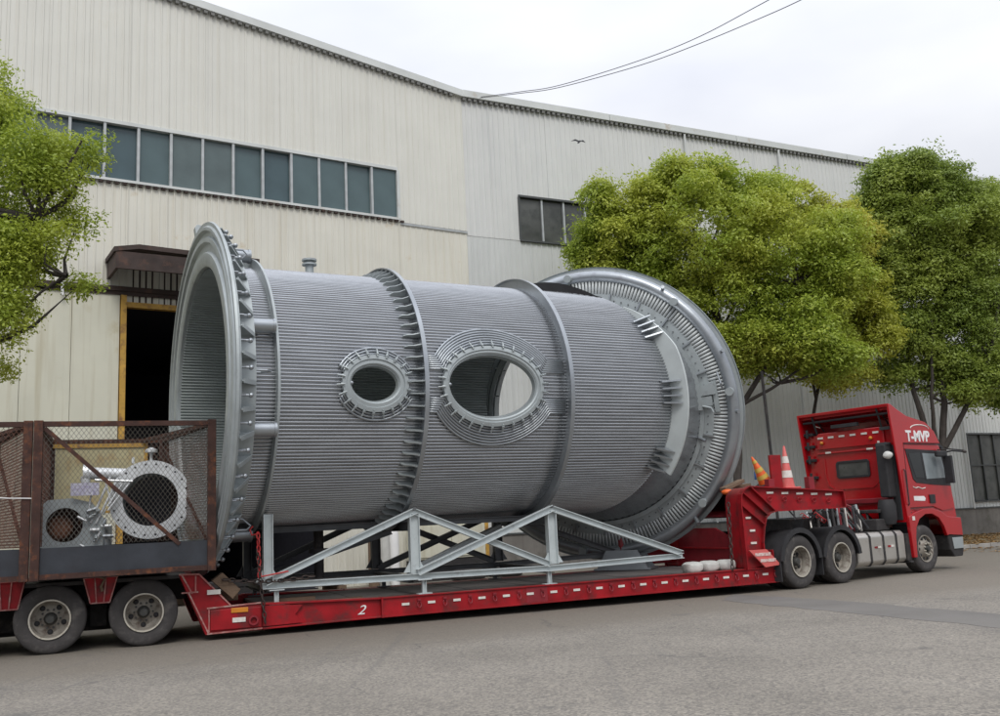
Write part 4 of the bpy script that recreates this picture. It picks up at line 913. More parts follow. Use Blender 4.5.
chain('lashing_chain', 'dark chain hanging from the big ring down to the deck near the gooseneck', W3(12.02, .05, 1.75), W3(11.92, -.04, .47), .036, .012, 'chain')
# cones and tools on the gooseneck
def cone(x, y, z, h, r, lb, mt, tilt=0):
    t = thing('traffic_cone', lb, 'traffic cone', world(TR_O, TR_Y, x, y, z), TR_Y, 'cones on the gooseneck'); t.rotation_euler = (0, tilt, TR_Y)
    part('cone_body', MB().rev([(0, r), (h, .02), (h+.02, .001)], 24, ax=(0, 0, 1), closed=False), mt, t, smooth=True)
    part('cone_base', MB().box(-r*1.25, r*1.25, -r*1.25, r*1.25, -.01, .025), mt if mt == 'conered' else 'black', t, bevel=.01)
    for z0, z1 in (((.25, .42), (.60, .76)) if mt == 'conered' else ((.20, .34), (.46, .60), (.78, .88))): part('white_band', MB().rev([(h*z0, r*(1-z0)+.006+.02*z0), (h*z1, r*(1-z1)+.006+.02*z1)], 24, ax=(0, 0, 1), closed=False), 'reflector' if mt == 'conered' else 'yellow2', t, smooth=True)
cone(14.02, .75, 2.0, .88, .155, 'tall faded pink-red and white traffic cone standing on the gooseneck', 'conered')
cone(13.62, .95, 2.13, .62, .15, 'orange cone leaning left against the red panel on the gooseneck', 'orange', R_(-28))
o = part('red_panel', MB().prism([(-.14, 0), (.12, 0), (.13, .70), (-.15, .70)], -.03, .03), 'red', bevel=.006); o.location = world(TR_O, TR_Y, 13.72, .70, 2.0); o.rotation_euler = (0, 0, TR_Y); tag(o, 'upright plain red board standing between the two traffic cones', 'board')
o = part('blue_bottle', MB().rev([(0, .001), (0, .06), (.16, .06), (.2, .03), (.24, .03), (.24, .001)], 12, ax=(0, 0, 1), closed=False), 'blue', smooth=True); o.location = world(TR_O, TR_Y, 13.60, 1.2, 2.22); tag(o, 'small blue bottle behind the leaning orange cone', 'bottle')
for i, (x, y, a, lb) in enumerate(((12.75, .9, .35, 'pale plywood offcut lying on the gooseneck shoulder behind the ring'), (13.0, 1.2, -.2, 'second timber offcut beneath the plywood on the gooseneck shoulder'))):
    o = part('timber_offcut', MB().box(-.35, .35, -.08, .08, 0, .07), 'wood', bevel=.006); o.location = world(TR_O, TR_Y, x, y, 2.05+.03*(1-i)); o.rotation_euler = (0, R_(-14+10*i), TR_Y+a); tag(o, lb, 'timber')
o = part('orange_bag', MB().sphere((0, 0, 0), .10, 12, 8, (1.3, .9, .6)), 'orange', smooth=True); o.location = world(TR_O, TR_Y, 12.42, .62, 1.97); tag(o, 'crumpled orange bag tucked behind the ring at the gooseneck corner', 'bag')

# ================================================================== MESH CRATES on the bogie
def crate(x0, x1, x1b, y0, y1, label):
    t = thing('mesh_crate', label, 'crate', world(TR_O, TR_Y, 0, 0, 0), TR_Y, 'mesh crates on the trailer')
    A, B, C_, D = (x0, y0), (x1, y0), (x1b, y1), (x0, y1); zb, zt = 1.10, 3.36; s = .125
    def P(p, z_): return (p[0], p[1], z_)
    for p in (A, B, C_, D): part('post', MB().box(p[0]-s/2, p[0]+s/2, p[1]-s/2, p[1]+s/2, zb-.02, zt+.03), 'rust', t, bevel=.006)
    for p, q in ((A, B), (B, C_), (C_, D), (D, A)):
        pv, qv = Vector(P(p, 0)), Vector(P(q, 0)); d = (qv-pv).normalized()*(s/2+.002)
        for z_ in (zb+.03, zt-.02): part('rail', MB().beam(pv+d+Vector((0, 0, z_)), qv-d+Vector((0, 0, z_)), .07, .075), 'rust', t)
        # steel lining
        part('side_sheet', MB().beam(pv+d+Vector((0, 0, zb+.25)), qv-d+Vector((0, 0, zb+.25)), .012, .38), 'sheet', t)
    part('diagonal_bar', MB().beam((x0+.08, y0-.02, zt-.08), (x0+.08+1.90, y0-.02, zb+.40), .012, .06), 'rust', t)
    part('diagonal_bar', MB().beam((x1b, y1, zt-.1), (x1-.03, y0+.3, zb+.4), .05, .012), 'rust', t)
    part('top_brace', MB().beam((x1, y0+.05, zt-.03), (x1b-.35, y1-.1, zt-.03), .07, .06), 'rust', t)
    part('floor_sheet', MB().box(x0, min(x1, x1b), y0, y1, zb-.02, zb-.005), 'chassis', t)
    # expanded mesh of flat strips
    for (p, q, pale) in ((A, B, 1), (B, C_, 0), (D, C_, 0), (A, D, 0)):
        pv, qv = Vector((*p, 0)), Vector((*q, 0)); L_ = (qv-pv).length; H = zt-zb-.52; d = (qv-pv)/L_; n = int((L_+H*.72)/.068); mb = MB()
        for sg in (1, -1):
            for i in range(n+1):
                u0 = -H*.72+i*.068; u1 = u0+H*.72; a0, a1 = max(0, u0), min(L_, u1)
                if a1-a0 < .02: continue
                z0 = zb+.46+(a0-u0)/.72; z1 = zb+.46+(a1-u0)/.72
                if sg < 0: a0, a1 = L_-a0, L_-a1
                mb.beam(pv+d*a0+Vector((0, 0, z0)), pv+d*a1+Vector((0, 0, z1)), .005, .005)
        part('wire_mesh', mb, 'wirepale' if pale and x0 > -1 else 'wire', t, kind='stuff')
    return t
crate(-.195, 2.25, 1.64, -.45, 2.40, 'right rusty angle-iron mesh crate holding a bright flanged pipe behind diagonal bar')
crate(-3.1, -.333, -1.05, -.42, 2.40, 'left rusty mesh crate cut by the photo edge, beside the one with the flange')
o = part('tie_wire', MB().tube([(-.9, -.50, 2.30), (-.55, -.50, 2.27), (-.30, -.50, 2.26), (-.16, -.50, 2.25)], .008, 6), 'whitepaint'); o.location = TR_O; o.rotation_euler = (0, 0, TR_Y); tag(o, 'white tie wire stretched across the corner posts of both crates', 'wire')
cr_o = lambda x, y, z: world(TR_O, TR_Y, x, y, z)
# big flanged pipe piece
fp = thing('flanged_pipe', 'bright silver pipe piece with a wide bolted flange inside the right mesh crate', 'pipe', cr_o(1.40, .95, 2.24), TR_Y+R_(-4))
part('flange', MB().rev([(0, .43), (0, .64), (.05, .64), (.05, .43)], 64, ax=(0, 1, 0)), 'shinypipe', fp, smooth=True)
part('pipe_body', MB().rev([(.05, .43), (.05, .50), (.95, .52), (.95, .44)], 48, ax=(0, 1, 0)), 'silver_dull', fp, smooth=True)
part('pipe_back', MB().tube([(0, .93, 0), (0, .95, 0)], .44, 40), 'void', fp)
for i in range(22):
    a = 2*PI*i/22; o = part('bolt_hole', MB().tube([(0, -.002, 0), (0, .02, 0)], .018, 8), 'void', fp); o.location = (.58*math.cos(a), 0, .58*math.sin(a))
part('handwheel', MB().tube([(0, .08, .62), (0, .08, .80)], .025, 8).rev([(.78, .001), (.78, .10), (.82, .10), (.86, .03), (.86, .001)], 14, o=(0, .08, 0), ax=(0, 0, 1), closed=False), 'shinypipe', fp, smooth=True)
part('lug', MB().box(-.30, -.26, .02, .08, .60, .70).box(.55, .62, .02, .1, -.34, -.28).box(.60, .80, .05, .11, -.42, -.36), 'shinypipe', fp)
rb_ = MB()
for i in range(26):
    a = R_(150+i*4.6); rb_.tube([(.52*math.cos(a), .10, .52*math.sin(a)), (.54*math.cos(a), .92, .54*math.sin(a))], .013, 5)
part('pipe_ribs', rb_, 'silver', fp, kind='stuff')
vf = thing('valve_frame', 'bright silver horizontal pipe with slanted struts left of the flange in the crate', 'pipe frame', cr_o(.40, 1.0, 2.70), TR_Y)
part('pipe', MB().tube([(0, 0, 0), (.72, .1, -.04)], .10, 16), 'shinypipe', vf, smooth=True); part('end_flange', MB().tube([(-.03, 0, 0), (.04, 0, 0)], .15, 16), 'shinypipe', vf, smooth=True); part('nozzle', MB().tube([(.0, -.05, -.05), (.02, -.05, -.20)], .07, 12), 'shinypipe', vf, smooth=True)
for x0, z0, x1, z1, r in ((.38, -.08, .10, -.80, .02), (.50, -.10, .18, -.82, .02), (.62, -.10, .35, -.55, .016), (.12, -.16, .06, -.70, .014), (.30, -.12, .40, -.50, .014), (.70, -.15, .35, -.62, .014), (.15, -.12, .72, -.16, .02)): part('strut', MB().tube([(x0, -.1, z0), (x1, -.12, z1)], r, 8), 'shinypipe', vf)
part('pipe', MB().tube([(.22, .05, -.75), (.36, .05, -1.35)], .10, 14), 'silver', vf, smooth=True)
fr_ = random.Random(5)
for i in range(15):
    x_, z_ = .0+.30*fr_.random(), -.62-.62*fr_.random(); L2, a_ = .05+.12*fr_.random(), fr_.choice([0, .3, 1.4, 2.6, 1.1]); part('fitting', MB().tube([(x_, -.15-.05*fr_.random(), z_), (x_+L2*math.cos(a_), -.15, z_+L2*math.sin(a_))], .012+.022*fr_.random(), 8), ('shinypipe', 'silver', 'silver_dull')[i % 3], vf, smooth=True)
part('junction_box', MB().box(.12, .42, .3, .5, -1.35, -.85), 'silver_dull', vf)
pf = thing('flange_plate', 'grey plate with a round rust-coloured opening in the lower left of the crate', 'plate', cr_o(.12, .9, 1.88), TR_Y)
hole = [(.27*math.cos(2*PI*i/28), .27*math.sin(2*PI*i/28)) for i in range(28)]
part('plate', MB().prism([(-.42, -.6), (.55, -.6), (.60, .05), (.40, .34), (.1, .42), (-.25, .40), (-.42, .25)], 0, .04, holes=[hole]), 'silver_dull', pf)
part('pipe_bore', MB().rev([(.04, .27), (.5, .27), (.5, .001)], 28, ax=(0, 1, 0), closed=False), 'rust', pf, smooth=True); part('inner_cap', MB().sphere((-.08, .32, -.03), .20, 14, 10, (1, .5, 1)), 'rustcap', pf, smooth=True)
o = part('printed_tag', MB().box(-.02, .40, 0, .006, 0, .20), 'tag', None); o.location = cr_o(.22, .78, 2.33); o.rotation_euler = (0, 0, TR_Y); tag(o, 'small purple and white printed tag hanging beside the silver pipe', 'tag')
yp = thing('yellow_frame_panel', 'yellowed cream panel with rusty yellow frame standing at the back of the crate', 'panel', cr_o(-.12, 2.28, 2.12), TR_Y)
part('sheet', MB().box(0, 1.46, 0, .02, 0, 1.12), 'yellowpanel', yp)
for b_ in ((-.04, 1.5, 1.10, 1.17), (-.04, 1.5, -.04, .03)): part('edge', MB().box(b_[0], b_[1], -.03, .03, b_[2], b_[3]), 'yellow', yp)
part('edge', MB().box(1.44, 1.5, -.032, .032, -.04, 1.17), 'yellow', yp)
gb = thing('grey_pipe_bundle', 'grey metal posts and pipes standing inside the left crate', 'pipes', cr_o(-.9, .9, 1.15), TR_Y)
for x, z0, x1, z1, r in ((.05, .2, -.35, 1.95, .04), (-.3, .1, -.45, 1.5, .05), (-.9, .1, -.9, 1.6, .10), (.1, .35, -.5, .38, .05)): part('pipe', MB().tube([(x, 0, z0), (x1, .1, z1)], r, 10), 'silver_dull', gb, smooth=True)

# ================================================================== TRACTOR UNIT (tractor frame)
TK = thing('tractor_unit', 'red sleeper-cab tractor unit with roof fairing coupled to the trailer gooseneck', 'truck', TT_O, TT_Y)
for x in (0, 1.37): wheel(TK, x, 0, .53, style='drive'); wheel(TK, x, 1.83, .53, style='drive')
for x in (0, 1.37): part('axle', MB().tube([(x, .3, .53), (x, 2.2, .53)], .11, 12).sphere((x, 1.25, .53), .26, 14, 8), 'chassis', TK, smooth=True)
t = wheel(TK, 4.60, .02, .53, style='steer', both=False); t = wheel(TK, 4.60, 2.18, .53, style='steer', both=False)
part('axle', MB().tube([(4.6, .3, .50), (4.6, 2.2, .50)], .07, 12), 'chassis', TK, smooth=True)
cr2 = MB().box(-.75, 5.8, .78, .86, .75, 1.02); cr2.box(-.75, 5.8, 1.64, 1.72, .75, 1.02)
for x in (-.7, .7, 2.1, 3.4): cr2.box(x, x+.1, .86, 1.64, .8, 1.0)
part('chassis_rail', cr2, 'chassis', TK)
part('fifth_wheel', MB().prism([(-.05, 1.10), (1.25, 1.10), (1.4, 1.32), (.0, 1.38)], .85, 1.65), 'chassis', TK, bevel=.02)
def arch(x, r, a0, a1, y0, y1, th=.03, n=14, z=.53):
    mb = MB()
    for i in range(n+1):
        a = R_(a0+(a1-a0)*i/n)
        for rr, yy in ((r, y0), (r+th, y0), (r+th, y1), (r, y1)): mb.v.append((x+rr*math.cos(a), yy, z+rr*math.sin(a)))
    for i in range(n):
        for j in range(4): j2 = (j+1) % 4; mb.f.append((i*4+j, (i+1)*4+j, (i+1)*4+j2, i*4+j2))
    mb.f += [(0, 1, 2, 3), (n*4+3, n*4+2, n*4+1, n*4)]
    for i in range(n+1):            # outer lip
        pass
    return mb
for x in (0, 1.37):
    part('mudguard', arch(x, .60, 4, 176, -.02, .62), 'black', TK, smooth=True)
    e = arch(x, .565, 4, 176, -.035, -.005, .10); part('mudguard_lip', e, 'black', TK, smooth=True)
    part('mudguard', arch(x, .60, 10, 170, 1.86, 2.5), 'black', TK, smooth=True)
part('mud_flap', MB().box(-.66, -.63, .0, .62, .18, .60), 'black', TK); part('mud_flap', MB().box(.68, .70, .0, .62, .22, .62), 'black', TK)
part('tail_lamp', MB().box(-.70, -.67, .12, .42, .66, .80), 'red', TK, bevel=.01)
ft_ = MB().prism([(1.98, .32), (2.03, .27), (3.80, .27), (3.84, .32), (3.84, .93), (3.80, .98), (2.03, .98), (1.98, .93)], .10, .70)
ft_ = MB(); sec = [(.05, .36), (.12, .28), (.62, .28), (.70, .36), (.70, .90), (.62, .98), (.12, .98), (.05, .90)]
ft_.v = [(2.02, y, z_) for y, z_ in sec]+[(3.82, y, z_) for y, z_ in sec]; ft_.f = [tuple(range(8))[::-1], tuple(range(8, 16))]+[(i, (i+1) % 8, 8+(i+1) % 8, 8+i) for i in range(8)]
part('fuel_tank', ft_, 'alu', TK, bevel=.03, smooth=True)
for x in (2.45, 2.95, 3.45):
    sc_ = [(y+(.0 if abs(y-.38) < .25 else (.012 if y > .38 else -.012)), z_+(0 if abs(z_-.63) < .3 else (.012 if z_ > .63 else -.012))) for y, z_ in sec]
    s_ = MB(); s_.v = [(x, y, z_) for y, z_ in sc_]+[(x+.06, y, z_) for y, z_ in sc_]; s_.f = [tuple(range(8))[::-1], tuple(range(8, 16))]+[(i, (i+1) % 8, 8+(i+1) % 8, 8+i) for i in range(8)]; part('tank_strap', s_, 'chassis', TK)
part('reflector', MB().box(2.64, 2.74, .035, .049, .64, .68), 'red', TK); part('reflector', MB().box(2.74, 2.86, .035, .049, .64, .68), 'reflector', TK); part('reflector', MB().box(3.14, 3.24, .035, .049, .64, .68), 'red', TK); part('reflector', MB().box(3.24, 3.36, .035, .049, .64, .68), 'reflector', TK)
part('side_step', MB().box(3.86, 4.04, .05, .6, .3, .9).box(3.9, 4.02, .0, .5, .25, .3), 'chassis', TK, bevel=.015)
# machinery behind the cab
mc = MB().box(2.35, 2.75, .7, 1.1, 1.05, 1.5).box(2.9, 3.5, .9, 1.6, 1.0, 1.55).box(3.2, 3.7, .3, .8, 1.0, 1.25).box(2.1, 2.3, 1.2, 1.7, 1.0, 1.35).box(3.35, 3.8, .35, 2.2, 1.38, 1.46)
part('machinery', mc, 'chassis', TK, bevel=.02)
for i in range(34):
    x = 1.7+random.random()*1.9; y = .3+random.random()*1.3; z_ = 1.08+random.random()*.42
    part('hose', MB().tube([(x, y, 1.0), (x+.1, y+.1, z_+.15), (x+.35*random.random(), y+.25, z_+.25*random.random()), (x+.5, y+.1*random.random(), 1.05)], .018+.015*random.random(), 7), ('chassis', 'black', 'silver_dull', 'darkred', 'alu', 'chassis')[i % 6], TK, smooth=True)
for k_, mt in ((0, 'redchain'), (1, 'black'), (2, 'redchain')):
    pts = [(2.0+.011*j, 1.0+.18*k_+.05*math.cos(j*.9), 1.42-.22*math.sin(PI*j/110)+.05*math.sin(j*.9)) for j in range(110)]; part('coiled_air_line', MB().tube(pts, .010, 5), mt, TK, smooth=2)
part('work_lamp', MB().sphere((2.75, .95, 1.62), .055, 10, 7), 'whitepaint', TK, smooth=True)
part('air_tank', MB().tube([(2.6, .75, 1.2), (2.6, 1.5, 1.2)], .13, 14), 'silver_dull', TK, smooth=True)
# ---- cab shell: far side, roof, front
S = [(3.95, 1.15), (3.93, 3.30), (4.55, 3.34), (4.55, 3.55), (3.80, 3.70), (3.78, 3.79), (3.98, 3.72), (4.38, 3.58), (5.16, 3.44), (5.50, 3.24), (5.72, 2.86), (5.98, 2.05), (6.08, 1.62), (6.12, 1.20), (5.60, 1.16), (5.42, 1.24), (5.2, 1.31), (4.97, 1.34), (4.70, 1.33), (4.45, 1.28), (4.22, 1.15)]
cs = part('cab_shell', MB().prism(S, .05, 2.45), 'cabred', TK, bevel=.045, smooth=True)
fin = [(3.98, 1.12), (3.90, 1.95), (3.72, 3.55), (3.70, 3.83), (3.80, 3.82), (4.05, 3.70), (4.40, 3.56), (5.16, 3.43), (5.50, 3.22), (5.70, 2.93), (4.13, 2.93), (4.10, 1.9), (4.14, 1.12)]
part('side_fairing', MB().prism(fin, .0, .05), 'cabred', TK, bevel=.012); part('side_fairing', MB().prism(fin, 2.45, 2.50), 'cabred', TK, bevel=.012)
part('roof_spoiler', MB().prism([(3.70, 3.83), (3.71, 3.76), (4.3, 3.58), (4.34, 3.62), (4.0, 3.74), (3.8, 3.83)], .05, 2.45), 'cabred', TK, bevel=.012)
for y in (.35, 2.1): part('spoiler_strut', MB().tube([(3.93, y, 3.25), (3.75, y, 3.78)], .025, 6).tube([(4.2, y, 3.4), (3.9, y, 3.72)], .02, 6), 'black', TK)
part('spoiler_bar', MB().tube([(3.82, .1, 3.62), (3.82, 2.4, 3.62)], .03, 8).box(3.76, 3.86, .9, 1.6, 3.42, 3.50), 'black', TK)
# lower fender + bumper near side
fd = [(3.98, 1.15), (4.02, .36), (4.14, .36), (4.18, .80), (4.24, 1.02), (4.40, 1.20), (4.66, 1.30), (4.95, 1.30), (5.22, 1.20), (5.40, 1.00), (5.50, .78), (5.56, .80), (6.18, .76), (6.18, 1.17), (5.6, 1.22), (5.35, 1.34), (5.0, 1.42), (4.6, 1.42), (4.2, 1.34), (3.98, 1.26)]
for y0, y1 in ((-.025, .06), (2.44, 2.525)): part('fender', MB().prism(fd, y0, y1), 'cabred', TK, bevel=.012)
part('bumper', MB().prism([(5.55, .78), (5.60, .45), (5.75, .28), (6.12, .28), (6.20, .45), (6.20, .78)], .0, 2.5), 'chassis', TK, bevel=.03)
part('bumper_trim', MB().prism([(5.70, .72), (5.74, .46), (6.15, .46), (6.17, .72)], -.02, .0), 'silver_dull', TK, bevel=.01)
part('front_panel', MB().box(6.05, 6.16, .1, 2.4, .78, 1.6), 'cabred', TK, bevel=.03)
part('wheel_well', MB().box(4.15, 5.55, .42, .5, .7, 1.3).box(4.12, 4.18, .06, .5, .5, 1.1), 'black', TK)
part('side_marker', MB().box(4.10, 4.20, -.032, -.02, 1.18, 1.27), 'reflector', TK)
# door: seams, handle, glass
dp = part('door', MB().prism([(4.10, 1.46), (4.14, 2.90), (5.68, 2.88), (6.00, 1.92), (6.04, 1.40), (5.5, 1.36), (5.1, 1.47)], .022, .055), 'cabred', TK, bevel=.012)
part('window_surround', MB().prism([(4.20, 2.80), (5.72, 2.76), (5.97, 1.93), (5.30, 1.96), (4.52, 2.02), (4.40, 2.10)], .008, .028), 'black', dp, bevel=.006)
part('quarter_glass', MB().prism([(4.30, 2.70), (4.80, 2.71), (4.88, 2.12), (4.50, 2.14)], .002, .010), 'cabglass', dp)
part('door_glass', MB().prism([(4.86, 2.70), (5.66, 2.68), (5.82, 2.12), (4.92, 2.10)], .003, .009), 'paleglass', dp)
part('glass_bar', MB().prism([(4.80, 2.73), (4.87, 2.73), (4.94, 2.08), (4.88, 2.08)], -.002, .003), 'black', dp)
part('door_handle', MB().box(4.98, 5.2, -.01, .022, 1.54, 1.74), 'black', dp, bevel=.01)
part('badge', MB().prism([(4.34, 1.62), (4.78, 1.60), (4.82, 1.66), (4.76, 1.71), (4.34, 1.72)], .014, .022), 'whitepaint', dp)
part('emblem', MB().tube([(4.36, .016, 1.93), (4.46, .016, 1.90), (4.56, .016, 1.92), (4.72, .016, 1.88), (4.86, .016, 1.90)], .012, 5), 'reflector', dp)
part('trim_line', MB().box(4.32, 5.3, .014, .022, 1.395, 1.41), 'darkred', dp)
gl = MB()
for a, c in (((4.135, 1.46), (4.17, 2.90)), ((4.12, 1.45), (5.12, 1.45)), ((3.98, 1.30), (4.2, 1.36))): gl.beam((a[0], .0225, a[1]), (c[0], .0225, c[1]), .012, .012)
part('panel_gap', gl, 'black', TK); part('panel_gap', MB().beam((4.15, -.0025, 2.925), (5.68, -.0025, 2.925), .008, .014), 'black', TK)
part('grab_handle', MB().tube([(4.06, .03, 1.5), (4.03, -.04, 1.55), (4.01, -.04, 2.3), (4.03, .03, 2.35)], .014, 6), 'black', TK, smooth=True)
part('tank_cap', MB().tube([(2.2, .38, .97), (2.2, .38, 1.03)], .05, 12), 'black', TK, smooth=True)
textobj('T-MVP', .34, 'whitepaint', TK, (4.28, -.004, 2.98), name='lettering', ext=.004, bold=.012, sx=1.02)
part('painted_arc', MB().tube([(4.50+.38*(1-math.cos(PI*j/12)), -.003, 3.275+.085*math.sin(PI*j/12)) for j in range(13)], .013, 5), 'reflector', TK)
# windscreen visor, mirrors
part('sun_visor', MB().prism([(5.62, 2.98), (5.98, 2.80), (6.0, 2.86), (5.66, 3.04)], .1, 2.4), 'black', TK)
part('windscreen', MB().prism([(5.70, 2.86), (5.99, 1.98), (6.00, 1.98), (5.71, 2.86)], .15, 2.35), 'cabglass', TK).location = (.012, 0, 0)
mr = part('mirror', MB().tube([(5.72, .02, 2.70), (5.80, -.22, 2.74), (6.15, -.28, 2.72)], .022, 8).box(5.56, 5.64, -.30, -.10, 1.98, 2.62), 'black', TK, bevel=.02)
part('mirror_arm', MB().tube([(5.55, .0, 2.78), (5.62, -.25, 2.78), (6.10, -.36, 2.74)], .014, 8).sphere((6.10, -.36, 2.71), .055, 10, 6, (1.4, .8, .7)), 'chassis', mr, smooth=True)
part('mirror', MB().box(5.20, 5.62, -.20, -.10, 2.60, 2.74), 'black', TK, bevel=.03).rotation_euler = (0, R_(0), 0)
part('mirror', MB().tube([(5.9, 2.48, 2.75), (6.2, 2.75, 2.72)], .022, 8).box(6.05, 6.2, 2.6, 2.8, 2.0, 2.65), 'black', TK, bevel=.02)
# ---- rear wall details (faces -x at x = 3.93)
RW = 3.935
up_ = part('upper_rear_panel', MB().prism([(.30, 2.95), (2.12, 2.95), (2.12, 3.28), (2.05, 3.34), (.38, 3.34), (.30, 3.28)], 0, .06, fn=lambda x, t, z_: (RW-.065+t, x, z_)), 'cabred', TK, bevel=.02)
for i in range(6): part('reflector', MB().box(RW-.082, RW-.066, .42+i*.30, .57+i*.30, 3.20, 3.245), 'reflector', up_)
for y in (.62, 1.95): part('beacon_lamp', MB().sphere((RW-.10, y, 3.10), .045, 10, 6), 'amber', up_, smooth=True)
part('strip_light', MB().box(RW-.085, RW-.066, .42, .47, 2.72, 3.02), 'reflector', TK)
rr_ = part('rear_ridge', MB().box(RW-.05, RW, .30, 2.15, 2.83, 2.87), 'cabred', TK, bevel=.01)
part('reflector', MB().box(RW-.064, RW-.05, 1.75, 1.9, 2.84, 2.88), 'reflector', rr_); part('reflector', MB().box(RW-.064, RW-.05, .62, .78, 2.84, 2.88), 'reflector', rr_)
wo = [(.78, 2.26), (.82, 2.22), (1.62, 2.22), (1.67, 2.26), (1.67, 2.58), (1.62, 2.63), (.82, 2.63), (.78, 2.58)]; wi = [(.83, 2.27), (1.61, 2.27), (1.61, 2.58), (.83, 2.58)]
rw_ = part('rear_window', MB().prism(wo, 0, .03, holes=[wi], fn=lambda x, t, z_: (RW-.03+t, x, z_)), 'black', TK, bevel=.006); part('pane', MB().box(RW-.012, RW-.004, .83, 1.61, 2.27, 2.58), 'glassdark', rw_)
em = MB()
ol = [(.52, 2.42), (.60, 2.08), (.74, 1.98), (1.78, 1.98), (1.92, 2.08), (1.98, 2.30), (1.98, 2.72)]
for a, c in zip(ol, ol[1:]): em.beam((RW, a[0], a[1]), (RW, c[0], c[1]), .035, .03, up=(1, 0, 0))
em.beam((RW, .42, 1.86), (RW, .62, 2.04), .03, .03, up=(1, 0, 0)); part('pressed_ridge', em, 'cabred', TK)
part('rear_sill', MB().box(3.86, 4.0, .25, 2.25, 1.60, 1.72), 'darkred', TK, bevel=.02)
for z_ in (3.35, 3.05, 2.72, 2.3): part('hinge_bracket', MB().box(3.84, 3.98, 2.2, 2.46, z_-.05, z_+.02).box(3.80, 3.84, 2.3, 2.36, z_-.1, z_+.1), 'black', TK, bevel=.01)
part('hinge_bracket', MB().box(3.78, 3.86, .08, .34, 3.25, 3.32), 'black', TK)
is_ = part('intake_stack', MB().box(3.62, 3.90, .16, .40, 1.72, 2.92).box(3.66, 3.9, .14, .42, 2.88, 2.96), 'black', TK, bevel=.03)
part('intake_duct', MB().rev([(0, .16), (.12, .20), (.42, .20), (.55, .16)], 16, o=(3.70, .32, 1.12), ax=(0, 0, 1), closed=False), 'black', is_, smooth=True)
part('cab_void', MB().box(3.9, 3.96, .1, .35, 1.2, 2.9), 'black', TK)
s_ = MB().sphere((0, 0, 0), .11, 14, 9, (1, 1, .8)); s_.v = [(x_+.012*math.sin(31*z_), y_+.012*math.sin(27*x_), z_+.01*math.sin(23*y_)) for x_, y_, z_ in s_.v]
o = part('white_cloth', s_, 'sack', smooth=True); o.location = world(TT_O, TT_Y, 3.62, .10, 2.66); tag(o, 'crumpled white cloth stuffed on the black stack behind the cab', 'cloth')

